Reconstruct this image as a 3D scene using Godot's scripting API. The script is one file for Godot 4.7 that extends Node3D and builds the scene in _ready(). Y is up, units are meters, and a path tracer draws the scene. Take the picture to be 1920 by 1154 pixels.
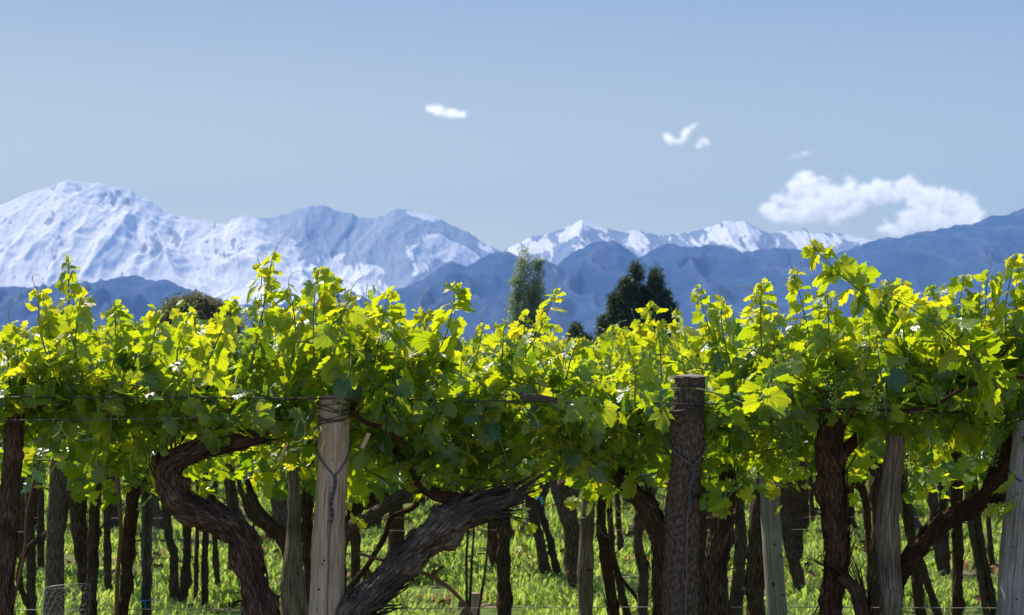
extends Node3D
# A vineyard below snowy mountains: gnarled vines on posts and wires, grass under them, hills and a snow range behind.

const FOC := 3400.0          # focal length in pixels of the 1920-wide photograph
const HORIZON := 655.0
const EYE := 1.7

var rng := RandomNumberGenerator.new()
var names := {}
var fn := FastNoiseLite.new()      # fine shape noise
var cell := FastNoiseLite.new()
var M := {}
var leaf_meshes := []              # [tone][shape]
var sprigs: Array[ArrayMesh] = []
var sun_dir := Vector3.UP


# ------------------------------------------------------------------ small helpers
func lin(r: float, g: float, b: float) -> Color:
	return Color(r, g, b).linear_to_srgb()


func at(px: float, py: float, depth: float) -> Vector3:
	# the point DEPTH metres ahead that lies on that sight line
	var a := atan((HORIZON - 577.0) / FOC)
	var d := Vector3((px - 960.0) / FOC, (577.0 - py) / FOC, -1.0).rotated(Vector3.RIGHT, a)
	return Vector3(0, EYE, 0) + d * (depth / -d.z)


func numbered(called: String) -> String:
	if not names.has(called):
		names[called] = 0
		return called
	names[called] += 1
	return "%s_%03d" % [called, names[called]]


func tag(o: Node, label := "", category := "", group := "", kind := "") -> void:
	if label: o.set_meta("label", label)
	if category: o.set_meta("category", category)
	if group: o.set_meta("group", group)
	if kind: o.set_meta("kind", kind)


func thing(called: String, label: String, category: String, where: Vector3, group := "") -> Node3D:
	var o := Node3D.new()
	o.name = numbered(called)
	o.position = where
	add_child(o)
	tag(o, label, category, group)
	return o


func part(called: String, m: Mesh, mat: Material, parent: Node) -> MeshInstance3D:
	var o := MeshInstance3D.new()
	o.name = called if parent != self else numbered(called)
	o.mesh = m
	if mat: o.material_override = mat
	parent.add_child(o, true)
	return o


func done(st: SurfaceTool) -> ArrayMesh:
	st.generate_normals()
	st.index()
	return st.commit()


func begin() -> SurfaceTool:
	var st := SurfaceTool.new()
	st.begin(Mesh.PRIMITIVE_TRIANGLES)
	st.set_smooth_group(0)
	return st


func catmull(p: Array, t: float):
	# p: array of Vector3 or float, t over 0..size-1
	var n := p.size()
	var i := clampi(int(t), 0, n - 2)
	var f := t - i
	var a = p[maxi(i - 1, 0)]
	var b = p[i]
	var c = p[i + 1]
	var d = p[mini(i + 2, n - 1)]
	return 0.5 * ((2.0 * b) + (c - a) * f + (2.0 * a - 5.0 * b + 4.0 * c - d) * f * f + (3.0 * b - a - 3.0 * c + d) * f * f * f)


# A limb: tube along a smooth line. RELIEF roughens it with fibres along its length, LUMP swells it, CRACK cuts bark plates.
func limb(st: SurfaceTool, pts: Array, radii: Array, sides: int, step: float, relief := 0.0, lump := 0.0, twist := 0.0, seed_at := 0.0, crack := 0.0, capped := true) -> void:
	var total := 0.0
	for i in pts.size() - 1:
		total += pts[i].distance_to(pts[i + 1])
	var rings := maxi(2, int(ceil(total / step)) + 1)
	var prev: Array = []
	var up := Vector3(0.31, 0.05, 0.95)
	var run := 0.0
	var last := Vector3.ZERO
	var prev_run := 0.0
	var first_ring: Array = []
	var knobs := []
	if lump > 0.25:
		for k in int(total * 14.0):
			var h := fmod(absf(sin(k * 12.9898 + seed_at * 78.233)) * 43758.5453, 1.0)
			var h2 := fmod(absf(sin(k * 39.346 + seed_at * 11.135)) * 24634.6345, 1.0)
			knobs.append([h * total, h2 * TAU, 0.25 + 0.45 * fmod(h * 17.0, 1.0)])
	for k in rings:
		var t := float(k) / (rings - 1) * (pts.size() - 1)
		var c: Vector3 = catmull(pts, t)
		var c2: Vector3 = catmull(pts, minf(t + 0.02, pts.size() - 1.0))
		var c1: Vector3 = catmull(pts, maxf(t - 0.02, 0.0))
		var tan := (c2 - c1).normalized()
		if k > 0: run += c.distance_to(last)
		last = c
		var n := (up - tan * up.dot(tan)).normalized()
		up = n
		var b := tan.cross(n)
		var r: float = maxf(0.0004, catmull(radii, t) * (0.88 if lump > 0.25 else 1.0))
		var ring: Array = []
		for j in sides + 1:
			var a := TAU * (j % sides) / sides
			var rr := r
			if relief > 0.0 or lump > 0.0 or crack > 0.0:
				var aa := a + twist * run + (0.4 * fn.get_noise_2d(run * 210.0 + seed_at * 9.0, 7.0) if relief > 0.04 else 0.0)
				var ca := cos(aa)
				var sa := sin(aa)
				if lump > 0.0:
					rr *= 1.0 + lump * fn.get_noise_3d(ca * 22.0 + seed_at * 31.0, sa * 22.0, run * 300.0)
				if relief > 0.0:
					var q := fn.get_noise_3d(ca * 85.0 + seed_at * 17.0, sa * 85.0 + 200.0, run * 190.0)
					var q2 := fn.get_noise_3d(ca * 230.0 - seed_at * 11.0, sa * 230.0 + 90.0, run * 160.0)
					rr *= 1.0 + relief * ((1.0 - 3.0 * absf(q)) * 0.9 + 0.8 * q2)
				for kn in knobs:
					var dv: float = (run - kn[0]) / r
					if absf(dv) > 2.0: continue
					var da := angle_difference(a, kn[1])
					rr += r * kn[2] * exp(-dv * dv * 2.2 - da * da * 2.6)
				if crack > 0.0:
					var v := cell.get_noise_3d(ca * 44.0 + seed_at, sa * 44.0, run * 620.0)
					rr -= crack * (1.0 - smoothstep(-0.93, -0.62, v))
					rr += crack * 0.35 * fn.get_noise_3d(ca * 150.0, sa * 150.0, run * 1500.0)
			ring.append(c + (n * cos(a) + b * sin(a)) * rr)
		if k == 0: first_ring = ring
		if k > 0:
			for j in sides:
				var u0 := float(j) / sides
				var u1 := float(j + 1) / sides
				st.set_uv(Vector2(u0, prev_run)); st.add_vertex(prev[j])
				st.set_uv(Vector2(u0, run)); st.add_vertex(ring[j])
				st.set_uv(Vector2(u1, run)); st.add_vertex(ring[j + 1])
				st.set_uv(Vector2(u0, prev_run)); st.add_vertex(prev[j])
				st.set_uv(Vector2(u1, run)); st.add_vertex(ring[j + 1])
				st.set_uv(Vector2(u1, prev_run)); st.add_vertex(prev[j + 1])
		prev = ring
		prev_run = run
	if capped:
		cap(st, first_ring, true)
		cap(st, prev, false)


func cap(st: SurfaceTool, ring: Array, flip: bool) -> void:
	var mid := Vector3.ZERO
	var n := ring.size() - 1
	for j in n: mid += ring[j]
	mid /= n
	st.set_smooth_group(1)
	for j in n:
		st.set_uv(Vector2(0.5, 0)); st.add_vertex(mid)
		if flip:
			st.set_uv(Vector2(0.6, 0)); st.add_vertex(ring[j])
			st.set_uv(Vector2(0.6, 0.02)); st.add_vertex(ring[j + 1])
		else:
			st.set_uv(Vector2(0.6, 0.02)); st.add_vertex(ring[j + 1])
			st.set_uv(Vector2(0.6, 0)); st.add_vertex(ring[j])
	st.set_smooth_group(0)


func tube(pts: Array, r0: float, r1: float, sides := 5, step := 0.02) -> ArrayMesh:
	var st := begin()
	limb(st, pts, [r0, (r0 + r1) * 0.5, r1] if pts.size() == 3 else [r0, r1] if pts.size() == 2 else spread(r0, r1, pts.size()), sides, step)
	return done(st)


func spread(r0: float, r1: float, n: int) -> Array:
	var out := []
	for i in n: out.append(lerpf(r0, r1, float(i) / (n - 1)))
	return out


# ------------------------------------------------------------------ materials
func noise_tex(freq: float, ramp: Array, size := 512, type := FastNoiseLite.TYPE_SIMPLEX_SMOOTH, seed_at := 1, octaves := 5, fractal := FastNoiseLite.FRACTAL_FBM) -> NoiseTexture2D:
	var n := FastNoiseLite.new()
	n.noise_type = type
	n.seed = seed_at
	n.frequency = freq
	n.fractal_type = fractal
	n.fractal_octaves = octaves
	if type == FastNoiseLite.TYPE_CELLULAR:
		n.cellular_return_type = FastNoiseLite.RETURN_DISTANCE2_SUB
	var t := NoiseTexture2D.new()
	t.width = size
	t.height = size
	t.seamless = true
	t.noise = n
	if ramp.size():
		var g := Gradient.new()
		g.offsets = PackedFloat32Array(ramp.map(func(x): return x[0]))
		g.colors = PackedColorArray(ramp.map(func(x): return lin(x[1], x[2], x[3])))
		t.color_ramp = g
	return t


func mat(color: Color, rough := 0.85, spec := 0.4) -> StandardMaterial3D:
	var m := StandardMaterial3D.new()
	m.albedo_color = color
	m.roughness = rough
	m.metallic_specular = spec
	return m


func wood(ramp: Array, freq: float, uv: Vector3, height: float, seed_at: int, fibres := 0.0) -> StandardMaterial3D:
	# fibres run along V (metres along the limb)
	var m := mat(Color.WHITE, 0.92, 0.18)
	m.albedo_texture = noise_tex(freq, ramp, 512, FastNoiseLite.TYPE_SIMPLEX_SMOOTH, seed_at)
	m.uv1_scale = uv
	m.heightmap_enabled = true
	m.heightmap_texture = noise_tex(freq * 1.6, [], 512, FastNoiseLite.TYPE_SIMPLEX_SMOOTH, seed_at + 7, 4, FastNoiseLite.FRACTAL_RIDGED)
	m.heightmap_scale = height
	if fibres > 0.0:
		# dark clefts between the strands
		m.detail_enabled = true
		m.detail_blend_mode = BaseMaterial3D.BLEND_MODE_MUL
		var k := 1.0 - fibres
		m.detail_albedo = noise_tex(freq * 1.5, [[0.0, 1.25, 1.22, 1.18], [0.45, 1.05, 1.03, 1.0], [0.72, 0.75, 0.73, 0.71], [0.92, k, k * 0.95, k * 0.9]], 512, FastNoiseLite.TYPE_SIMPLEX, seed_at + 13, 5, FastNoiseLite.FRACTAL_RIDGED)
		m.detail_uv_layer = BaseMaterial3D.DETAIL_UV_1
	return m


func leaf_mat(base: Array, back: Array, rough: float) -> StandardMaterial3D:
	var m := mat(lin(base[0], base[1], base[2]), rough, 0.58)
	m.cull_mode = BaseMaterial3D.CULL_DISABLED
	m.backlight_enabled = true
	m.backlight = lin(back[0], back[1], back[2])
	m.heightmap_enabled = true
	m.heightmap_texture = M.wrinkle
	m.heightmap_scale = 0.10
	return m


func make_materials() -> void:
	M.wrinkle = noise_tex(0.03, [], 256, FastNoiseLite.TYPE_CELLULAR, 3, 2)
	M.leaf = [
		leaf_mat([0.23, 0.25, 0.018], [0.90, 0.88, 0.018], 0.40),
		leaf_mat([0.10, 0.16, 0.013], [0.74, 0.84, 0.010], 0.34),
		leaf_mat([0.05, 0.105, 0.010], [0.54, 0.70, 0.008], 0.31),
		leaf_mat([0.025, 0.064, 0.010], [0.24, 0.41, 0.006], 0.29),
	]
	M.vein = [mat(lin(0.32, 0.30, 0.06), 0.6), mat(lin(0.20, 0.26, 0.06), 0.6), mat(lin(0.15, 0.22, 0.06), 0.6), mat(lin(0.10, 0.16, 0.05), 0.6)]
	M.green_cane = mat(lin(0.12, 0.17, 0.04), 0.55)
	M.red_cane = mat(lin(0.13, 0.065, 0.03), 0.7)
	M.tendril = mat(lin(0.30, 0.33, 0.05), 0.5)
	M.grape = mat(lin(0.09, 0.16, 0.03), 0.45)
	M.grape.backlight_enabled = true
	M.grape.backlight = lin(0.16, 0.26, 0.03)
	M.bark = wood([[0.0, 0.045, 0.029, 0.02], [0.42, 0.136, 0.09, 0.06], [0.6, 0.212, 0.143, 0.101], [0.85, 0.358, 0.258, 0.189]], 0.012, Vector3(5, 2.6, 1), 1.6, 11, 0.92)
	M.bark_brown = wood([[0.0, 0.04, 0.021, 0.013], [0.42, 0.116, 0.067, 0.04], [0.62, 0.196, 0.114, 0.069], [0.9, 0.301, 0.19, 0.121]], 0.014, Vector3(5, 2.7, 1), 1.5, 23, 0.92)
	M.bark_grey = wood([[0.0, 0.086, 0.068, 0.054], [0.45, 0.195, 0.156, 0.124], [0.65, 0.304, 0.248, 0.198], [0.9, 0.433, 0.363, 0.295]], 0.013, Vector3(5, 2.5, 1), 1.4, 31, 0.9)
	M.post_pale = wood([[0.0, 0.218, 0.159, 0.103], [0.3, 0.461, 0.354, 0.247], [0.6, 0.602, 0.476, 0.345], [0.9, 0.7, 0.58, 0.443]], 0.010, Vector3(7, 0.7, 1), 0.5, 43, 0.35)
	M.post_grey = wood([[0.0, 0.17, 0.165, 0.15], [0.35, 0.31, 0.305, 0.28], [0.6, 0.38, 0.375, 0.35], [0.9, 0.46, 0.45, 0.43]], 0.010, Vector3(8, 0.6, 1), 0.5, 51, 0.35)
	M.post_bark = wood([[0.0, 0.042, 0.028, 0.02], [0.4, 0.095, 0.069, 0.051], [0.6, 0.131, 0.1, 0.076], [0.8, 0.168, 0.133, 0.102], [0.97, 0.263, 0.228, 0.187]], 0.022, Vector3(2, 3.0, 1), 0.6, 61)
	M.driftwood = wood([[0.0, 0.074, 0.06, 0.046], [0.38, 0.2, 0.165, 0.124], [0.6, 0.315, 0.265, 0.198], [0.9, 0.452, 0.385, 0.29]], 0.011, Vector3(5, 0.9, 1), 0.9, 71, 0.6)
	M.endgrain = mat(lin(0.20, 0.165, 0.135), 0.9)
	M.hole = mat(lin(0.03, 0.022, 0.018), 0.95)
	M.fresh_wood = mat(lin(0.45, 0.29, 0.16), 0.8)
	M.wire = mat(lin(0.06, 0.05, 0.045), 0.55, 0.5)
	M.wire.metallic = 0.5
	M.wire_grey = mat(lin(0.10, 0.105, 0.12), 0.5, 0.5)
	M.wire_grey.metallic = 0.4
	M.wire_pale = mat(lin(0.42, 0.33, 0.27), 0.6, 0.5)
	M.net = mat(lin(0.3, 0.3, 0.29), 0.5, 0.5)
	M.net.metallic = 0.4
	M.blue_tie = mat(lin(0.05, 0.25, 0.62), 0.5)
	M.cyan_ribbon = mat(lin(0.18, 0.62, 0.72), 0.35)
	M.dead_leaf = mat(lin(0.22, 0.10, 0.03), 0.8)


# ------------------------------------------------------------------ leaves
func leaf_outline(r: RandomNumberGenerator) -> Array:
	# half of a five-lobed, toothed vine leaf; the stalk joins at (0, 0), the tip is at (0, 1)
	var half := [[0.05, -0.12], [0.14, -0.24], [0.27, -0.28], [0.40, -0.22], [0.50, -0.10], [0.50, 0.02], [0.58, 0.10], [0.66, 0.22], [0.66, 0.35], [0.58, 0.43], [0.50, 0.47], [0.46, 0.52], [0.48, 0.61], [0.42, 0.72], [0.31, 0.80], [0.21, 0.89], [0.10, 0.94]]
	var sinus := r.randf_range(0.72, 1.06)
	var out := [Vector2(0.0, 0.02)]
	var right := []
	var left := []
	for side in [1, -1]:
		var line := []
		for k in half.size():
			var p := Vector2(half[k][0], half[k][1])
			if k in [5, 10, 11]: p *= sinus
			if k in [4, 6, 9, 12]: p *= 0.5 + 0.5 * sinus
			p *= r.randf_range(0.93, 1.07)
			p.y = half[k][1] if p.y < -0.3 else p.y
			var tooth := 1.055 if k % 2 == 0 else 0.915
			p *= tooth
			p.x *= side
			line.append(p)
		if side == 1: right = line
		else: left = line
	out.append_array(right)
	out.append(Vector2(r.randf_range(-0.03, 0.03), r.randf_range(1.0, 1.06)))
	left.reverse()
	out.append_array(left)
	return out


func leaf_height(p: Vector2, fold: float, droop: float, wave: float, ph: float) -> float:
	var a := atan2(p.x, p.y + 0.05)
	var d := p.length()
	return fold * absf(p.x) - droop * d * d + wave * d * sin(a * 5.0 + ph) + 0.05 * d * cos(a * 8.0)


# adds one leaf blade (and its veins and stalk) to the tools given
func leaf_shape(blade: SurfaceTool, veins: SurfaceTool, r: RandomNumberGenerator, x: Transform3D, stalk := 0.55) -> void:
	var o := leaf_outline(r)
	var fold := r.randf_range(-0.05, 0.5)
	var droop := r.randf_range(0.0, 0.5)
	var wave := r.randf_range(0.02, 0.09)
	var ph := r.randf() * TAU
	var n := o.size()
	var lift := func(p: Vector2) -> Vector3: return x * Vector3(p.x, leaf_height(p, fold, droop, wave, ph), -p.y)
	var mid: Vector3 = lift.call(Vector2(0, 0.08))
	var uv := func(p: Vector2) -> Vector2: return Vector2(p.x * 0.7 + 0.5, p.y * 0.7 + 0.3)
	var inner := []
	for k in range(0, n, 3):
		inner.append((o[k] as Vector2) * 0.52 + Vector2(0, 0.04))
	var m := inner.size()
	var tri := func(a: Vector2, b: Vector2, c: Vector2) -> void:
		for p in [a, c, b]:
			blade.set_uv(uv.call(p))
			blade.add_vertex(lift.call(p))
	for k in m:
		var a: Vector2 = inner[k]
		var b: Vector2 = inner[(k + 1) % m]
		if k < m - 1: tri.call(Vector2(0, 0.08), b, a)
		var o0: Vector2 = o[k * 3]
		var last := n if k == m - 1 else k * 3 + 3
		var j := k * 3
		while j < last:
			var p0: Vector2 = o[j]
			var p1: Vector2 = o[(j + 1) % n]
			if k < m - 1 or j < n - 1:
				tri.call(a, p1, p0)
			j += 1
		if k < m - 1: tri.call(a, b, o[last % n])
	if veins == null: return
	for tip in [Vector2(0, 0.97), Vector2(0.57, 0.36), Vector2(-0.57, 0.36), Vector2(0.38, -0.14), Vector2(-0.38, -0.14), Vector2(0.33, 0.66), Vector2(-0.33, 0.66)]:
		var from := Vector2(0, 0.0) if absf(tip.x) != 0.33 else Vector2(0, 0.36)
		var across: Vector2 = (tip - from).orthogonal().normalized() * 0.012
		for s in [0.009, -0.009]:
			var half_way: Vector2 = (from + tip) * 0.5
			var pts := [from, half_way, tip]
			for q in 2:
				var w0: Vector2 = across * (1.0 - 0.4 * q)
				var w1: Vector2 = across * (0.6 - 0.5 * q)
				var a: Vector3 = lift.call(pts[q] + w0) + x.basis.y * s
				var b: Vector3 = lift.call(pts[q] - w0) + x.basis.y * s
				var c: Vector3 = lift.call(pts[q + 1] - w1) + x.basis.y * s
				var d: Vector3 = lift.call(pts[q + 1] + w1) + x.basis.y * s
				for v in [a, b, c, a, c, d]:
					veins.set_uv(Vector2.ZERO)
					veins.add_vertex(v)
	var root: Vector3 = x * Vector3(0, 0, 0)
	var end: Vector3 = x * Vector3(r.randf_range(-0.1, 0.1), 0.12, stalk)
	limb(veins, [root, (root + end) * 0.5 + x.basis.y * 0.03, end], [0.014 * x.basis.x.length(), 0.014 * x.basis.x.length(), 0.02 * x.basis.x.length()], 4, 10.0, 0, 0, 0, 0, 0, false)


func make_leaves() -> void:
	var r := RandomNumberGenerator.new()
	for tone in 4:
		var row := []
		for shape in 9:
			r.seed = 100 + shape * 7
			var b := begin()
			var v := begin()
			leaf_shape(b, v, r, Transform3D.IDENTITY)
			b.generate_normals(); b.index()
			v.generate_normals(); v.index()
			var m := b.commit()
			v.commit(m)
			m.surface_set_material(0, M.leaf[tone])
			m.surface_set_material(1, M.vein[tone])
			row.append(m)
		leaf_meshes.append(row)
	# a sprig: a short green cane with leaves, four tones in it
	for k in 4:
		r.seed = 900 + k
		var tools := [begin(), begin(), begin(), begin()]
		var used := [false, false, false, false]
		var stem := begin()
		limb(stem, [Vector3.ZERO, Vector3(0.02, 0.16, 0.01), Vector3(-0.01, 0.34, 0.03)], [0.004, 0.003, 0.0015], 4, 0.1)
		for q in 10:
			var h := 0.02 + 0.034 * q
			var ang := q * 2.5 + r.randf()
			var size := lerpf(0.062, 0.036, q / 9.0) * r.randf_range(0.85, 1.2)
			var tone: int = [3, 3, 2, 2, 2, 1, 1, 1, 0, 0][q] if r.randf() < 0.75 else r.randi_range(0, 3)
			var out := Vector3(cos(ang), 0.15, sin(ang))
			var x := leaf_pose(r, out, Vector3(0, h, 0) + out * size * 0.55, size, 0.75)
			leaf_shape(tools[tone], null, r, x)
			used[tone] = true
		var m: ArrayMesh = null
		for q in 4:
			if not used[q]: continue
			tools[q].generate_normals(); tools[q].index()
			m = tools[q].commit(m) if m else tools[q].commit()
			m.surface_set_material(m.get_surface_count() - 1, M.leaf[q])
		stem.generate_normals(); stem.index()
		stem.commit(m)
		m.surface_set_material(m.get_surface_count() - 1, M.green_cane)
		sprigs.append(m)


# a leaf turned to the light: blade normal between up, the sun and chance; its tip hangs away from the cane
func leaf_pose(r: RandomNumberGenerator, out: Vector3, where: Vector3, size: float, sunny := 1.0) -> Transform3D:
	var rand := Vector3(r.randfn(), r.randfn(), r.randfn()) * 0.62
	var flat := 0.55 if r.randf() < 0.3 else 0.0
	var n := (Vector3.UP * (0.16 + flat * 1.6) + Vector3(sun_dir.x, 0.25, sun_dir.z) * 0.75 * sunny + rand).normalized()
	if n.y < -0.35: n = -n
	var tip := out * 0.8 + Vector3.DOWN * 0.75 + Vector3(r.randfn(), r.randfn(), r.randfn()) * 0.25
	tip = (tip - n * tip.dot(n)).normalized()
	var bz := -tip
	var bx := n.cross(bz).normalized()
	return Transform3D(Basis(bx * size, n * size, bz * size), where)


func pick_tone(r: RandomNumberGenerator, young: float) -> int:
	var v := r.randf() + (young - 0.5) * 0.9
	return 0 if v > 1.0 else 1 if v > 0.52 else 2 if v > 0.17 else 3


func sprig_mm(r: RandomNumberGenerator, places: Array, parent: Node, variant: int) -> void:
	if places.is_empty(): return
	var mm := MultiMesh.new()
	mm.transform_format = MultiMesh.TRANSFORM_3D
	mm.mesh = sprigs[variant]
	mm.instance_count = places.size()
	for i in places.size():
		mm.set_instance_transform(i, places[i])
	var o := MultiMeshInstance3D.new()
	o.name = "foliage"
	o.multimesh = mm
	parent.add_child(o, true)
	tag(o, "", "", "", "stuff")


func sprig_at(r: RandomNumberGenerator, where: Vector3, up: Vector3, scale: float) -> Transform3D:
	var y := up.normalized()
	var xax := y.cross(Vector3(sin(r.randf() * TAU), 0.1, cos(r.randf() * TAU))).normalized()
	var z := xax.cross(y)
	return Transform3D(Basis(xax * scale, y * scale, z * scale), where)


# ------------------------------------------------------------------ setting
func make_sky() -> PanoramaSkyMaterial:
	var w := 4096
	var h := 2048
	var im := Image.create(w, h, false, Image.FORMAT_RGB8)
	for y in h:
		var el := 90.0 - (y + 0.5) / h * 180.0
		for k in 512:
			# paler towards the sun, deeper away from it
			var az := (k + 0.5) / 512.0 * TAU
			var dir := Vector3(sin(az) * cos(deg_to_rad(el)), sin(deg_to_rad(el)), -cos(az) * cos(deg_to_rad(el)))
			var near := dir.dot(sun_dir)
			var c := air(el)
			im.fill_rect(Rect2i(k * 8, y, 8, 1), c.lerp(Color(c.r * 0.72, c.g * 0.82, c.b * 0.92), clampf((0.68 - near) * 1.5, 0.0, 1.0)) if el > 0.0 else c)
	var n := FastNoiseLite.new()
	n.frequency = 0.02
	n.fractal_octaves = 5
	n.seed = 5
	# clouds: [centre px, py, half width, half height, turn, strength]
	var groups := [
		[[820, 205, 26, 8, 0.12, 1.1], [845, 212, 28, 9, 0.05, 1.3], [803, 203, 10, 6, 0, 0.8]],
		[[1262, 263, 16, 7, 0.1, 1.0], [1284, 254, 18, 9, -0.6, 1.2], [1300, 238, 14, 6, -0.7, 0.9], [1318, 262, 8, 9, 0, 0.8], [1314, 275, 8, 7, 0, 0.9]],
		[[1485, 294, 22, 5, 0.0, 0.55], [1515, 292, 16, 5, -0.3, 0.6]],
		[[1512, 356, 44, 26, -0.2, 1.5], [1480, 378, 28, 15, 0.1, 1.1], [1465, 402, 36, 17, 0.1, 1.3], [1535, 390, 56, 30, -0.2, 1.35], [1585, 374, 56, 26, -0.25, 1.35], [1640, 366, 60, 22, -0.1, 1.4], [1600, 392, 34, 18, -0.4, 1.2], [1505, 400, 54, 18, 0.0, 1.3], [1695, 356, 30, 18, -0.7, 1.2], [1560, 410, 22, 14, 0.4, 0.7]],
		[[1765, 384, 64, 32, 0.1, 1.4], [1735, 402, 60, 28, -0.4, 1.35], [1700, 424, 46, 16, -0.2, 1.2], [1800, 396, 48, 26, 0.3, 1.3], [1765, 412, 80, 26, 0, 1.3]],
		[[1140, 428, 14, 5, 0.2, 0.35], [1188, 433, 16, 5, 0, 0.35], [1232, 436, 12, 4, 0, 0.4], [1690, 440, 40, 6, 0, 0.4]],
		[[1760, 280, 18, 4, 0.1, 0.2], [1108, 404, 8, 2, 0, 0.15]],
	]
	for sector in 11:
		for g in groups:
			if sector > 0 and (sector * 7 + groups.find(g) * 5) % 3 == 0: continue
			var shift := sector * 1940.0
			var rise := 0.0 if sector == 0 else float((sector * 37 + groups.find(g) * 53) % 140) - 60.0
			var box := Rect2(g[0][0], g[0][1], 0, 0)
			for c in g:
				var rr: float = maxf(c[2], c[3]) * 1.5 + 6.0
				box = box.merge(Rect2(c[0] - rr, c[1] - rr, 2 * rr, 2 * rr))
			var a0 := atan((box.position.x - 960) / FOC)
			var a1 := atan((box.end.x - 960) / FOC)
			var e0 := atan((HORIZON - box.position.y) / FOC)
			var e1 := atan((HORIZON - box.end.y) / FOC)
			var turn := shift / 1940.0 * TAU / 11.0
			var up_by := rise / FOC
			for iy in range(int((0.5 - (e0 + up_by) / PI) * h) - 1, int((0.5 - (e1 + up_by) / PI) * h) + 2):
				for ix in range(int(a0 / TAU * w) - 1, int(a1 / TAU * w) + 2):
					var px := 960.0 + FOC * tan((ix + 0.5) / w * TAU)
					var py := HORIZON - FOC * tan((0.5 - (iy + 0.5) / h) * PI - up_by) / cos((ix + 0.5) / w * TAU)
					var nz := n.get_noise_3d(px * 1.2, py * 1.7, sector * 90.0)
					var nf := n.get_noise_3d(px * 3.4, py * 4.4, 50.0 + sector * 90.0)
					var dens := 0.0
					var shade := 0.0
					for c in g:
						var d := Vector2(px + nz * 16.0 - c[0], py + nz * 10.0 - c[1]).rotated(-c[4])
						var f: float = 1.0 - Vector2(d.x / c[2], d.y / c[3]).length() * 0.72
						f = (f + nf * 0.24 + nz * 0.26) * c[5] - 0.22 * smoothstep(0.55, 1.1, d.y / c[3])
						if f > dens:
							dens = f
							shade = d.y / c[3]
					var alpha: float = smoothstep(0.20, 0.52, dens) * (1.0 if g[0][5] > 0.7 else g[0][5] * 1.2)
					if alpha <= 0.0: continue
					var lum := 1.0 - 0.13 * clampf(shade * 0.9 + 0.5 - nf * 1.5 - nz * 0.8, 0.0, 2.0)
					var col := Color(0.86 * lum, 0.855 * lum, 0.84 * lum)
					var x := posmod(ix + int(round(turn / TAU * w)), w)
					im.set_pixel(x, iy, im.get_pixel(x, iy).lerp(col, alpha))
	var m := PanoramaSkyMaterial.new()
	m.panorama = ImageTexture.create_from_image(im)
	m.filter = true
	return m


func air(el: float) -> Color:
	return (air_colour(el).srgb_to_linear() * 0.615).linear_to_srgb()


func air_colour(el: float) -> Color:
	# sRGB colour of clear air at that height above the horizon, in degrees
	if el < 0.0: return Color(0.36, 0.37, 0.30)
	var low := Color(1.0, 0.965, 0.81)
	var mid := Color(0.535, 0.61, 0.70)
	var high := Color(0.25, 0.42, 0.70)
	if el < 12.0: return low.lerp(mid, pow(el / 12.0, 1.0))
	return mid.lerp(high, pow((el - 12.0) / 78.0, 0.55))


func crest_at(line: Array, px: float) -> float:
	for i in line.size() - 1:
		if px <= line[i + 1][0]:
			var t: float = (px - line[i][0]) / (line[i + 1][0] - line[i][0])
			return lerpf(line[i][1], line[i + 1][1], clampf(t, 0, 1))
	return line[-1][1]


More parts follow.
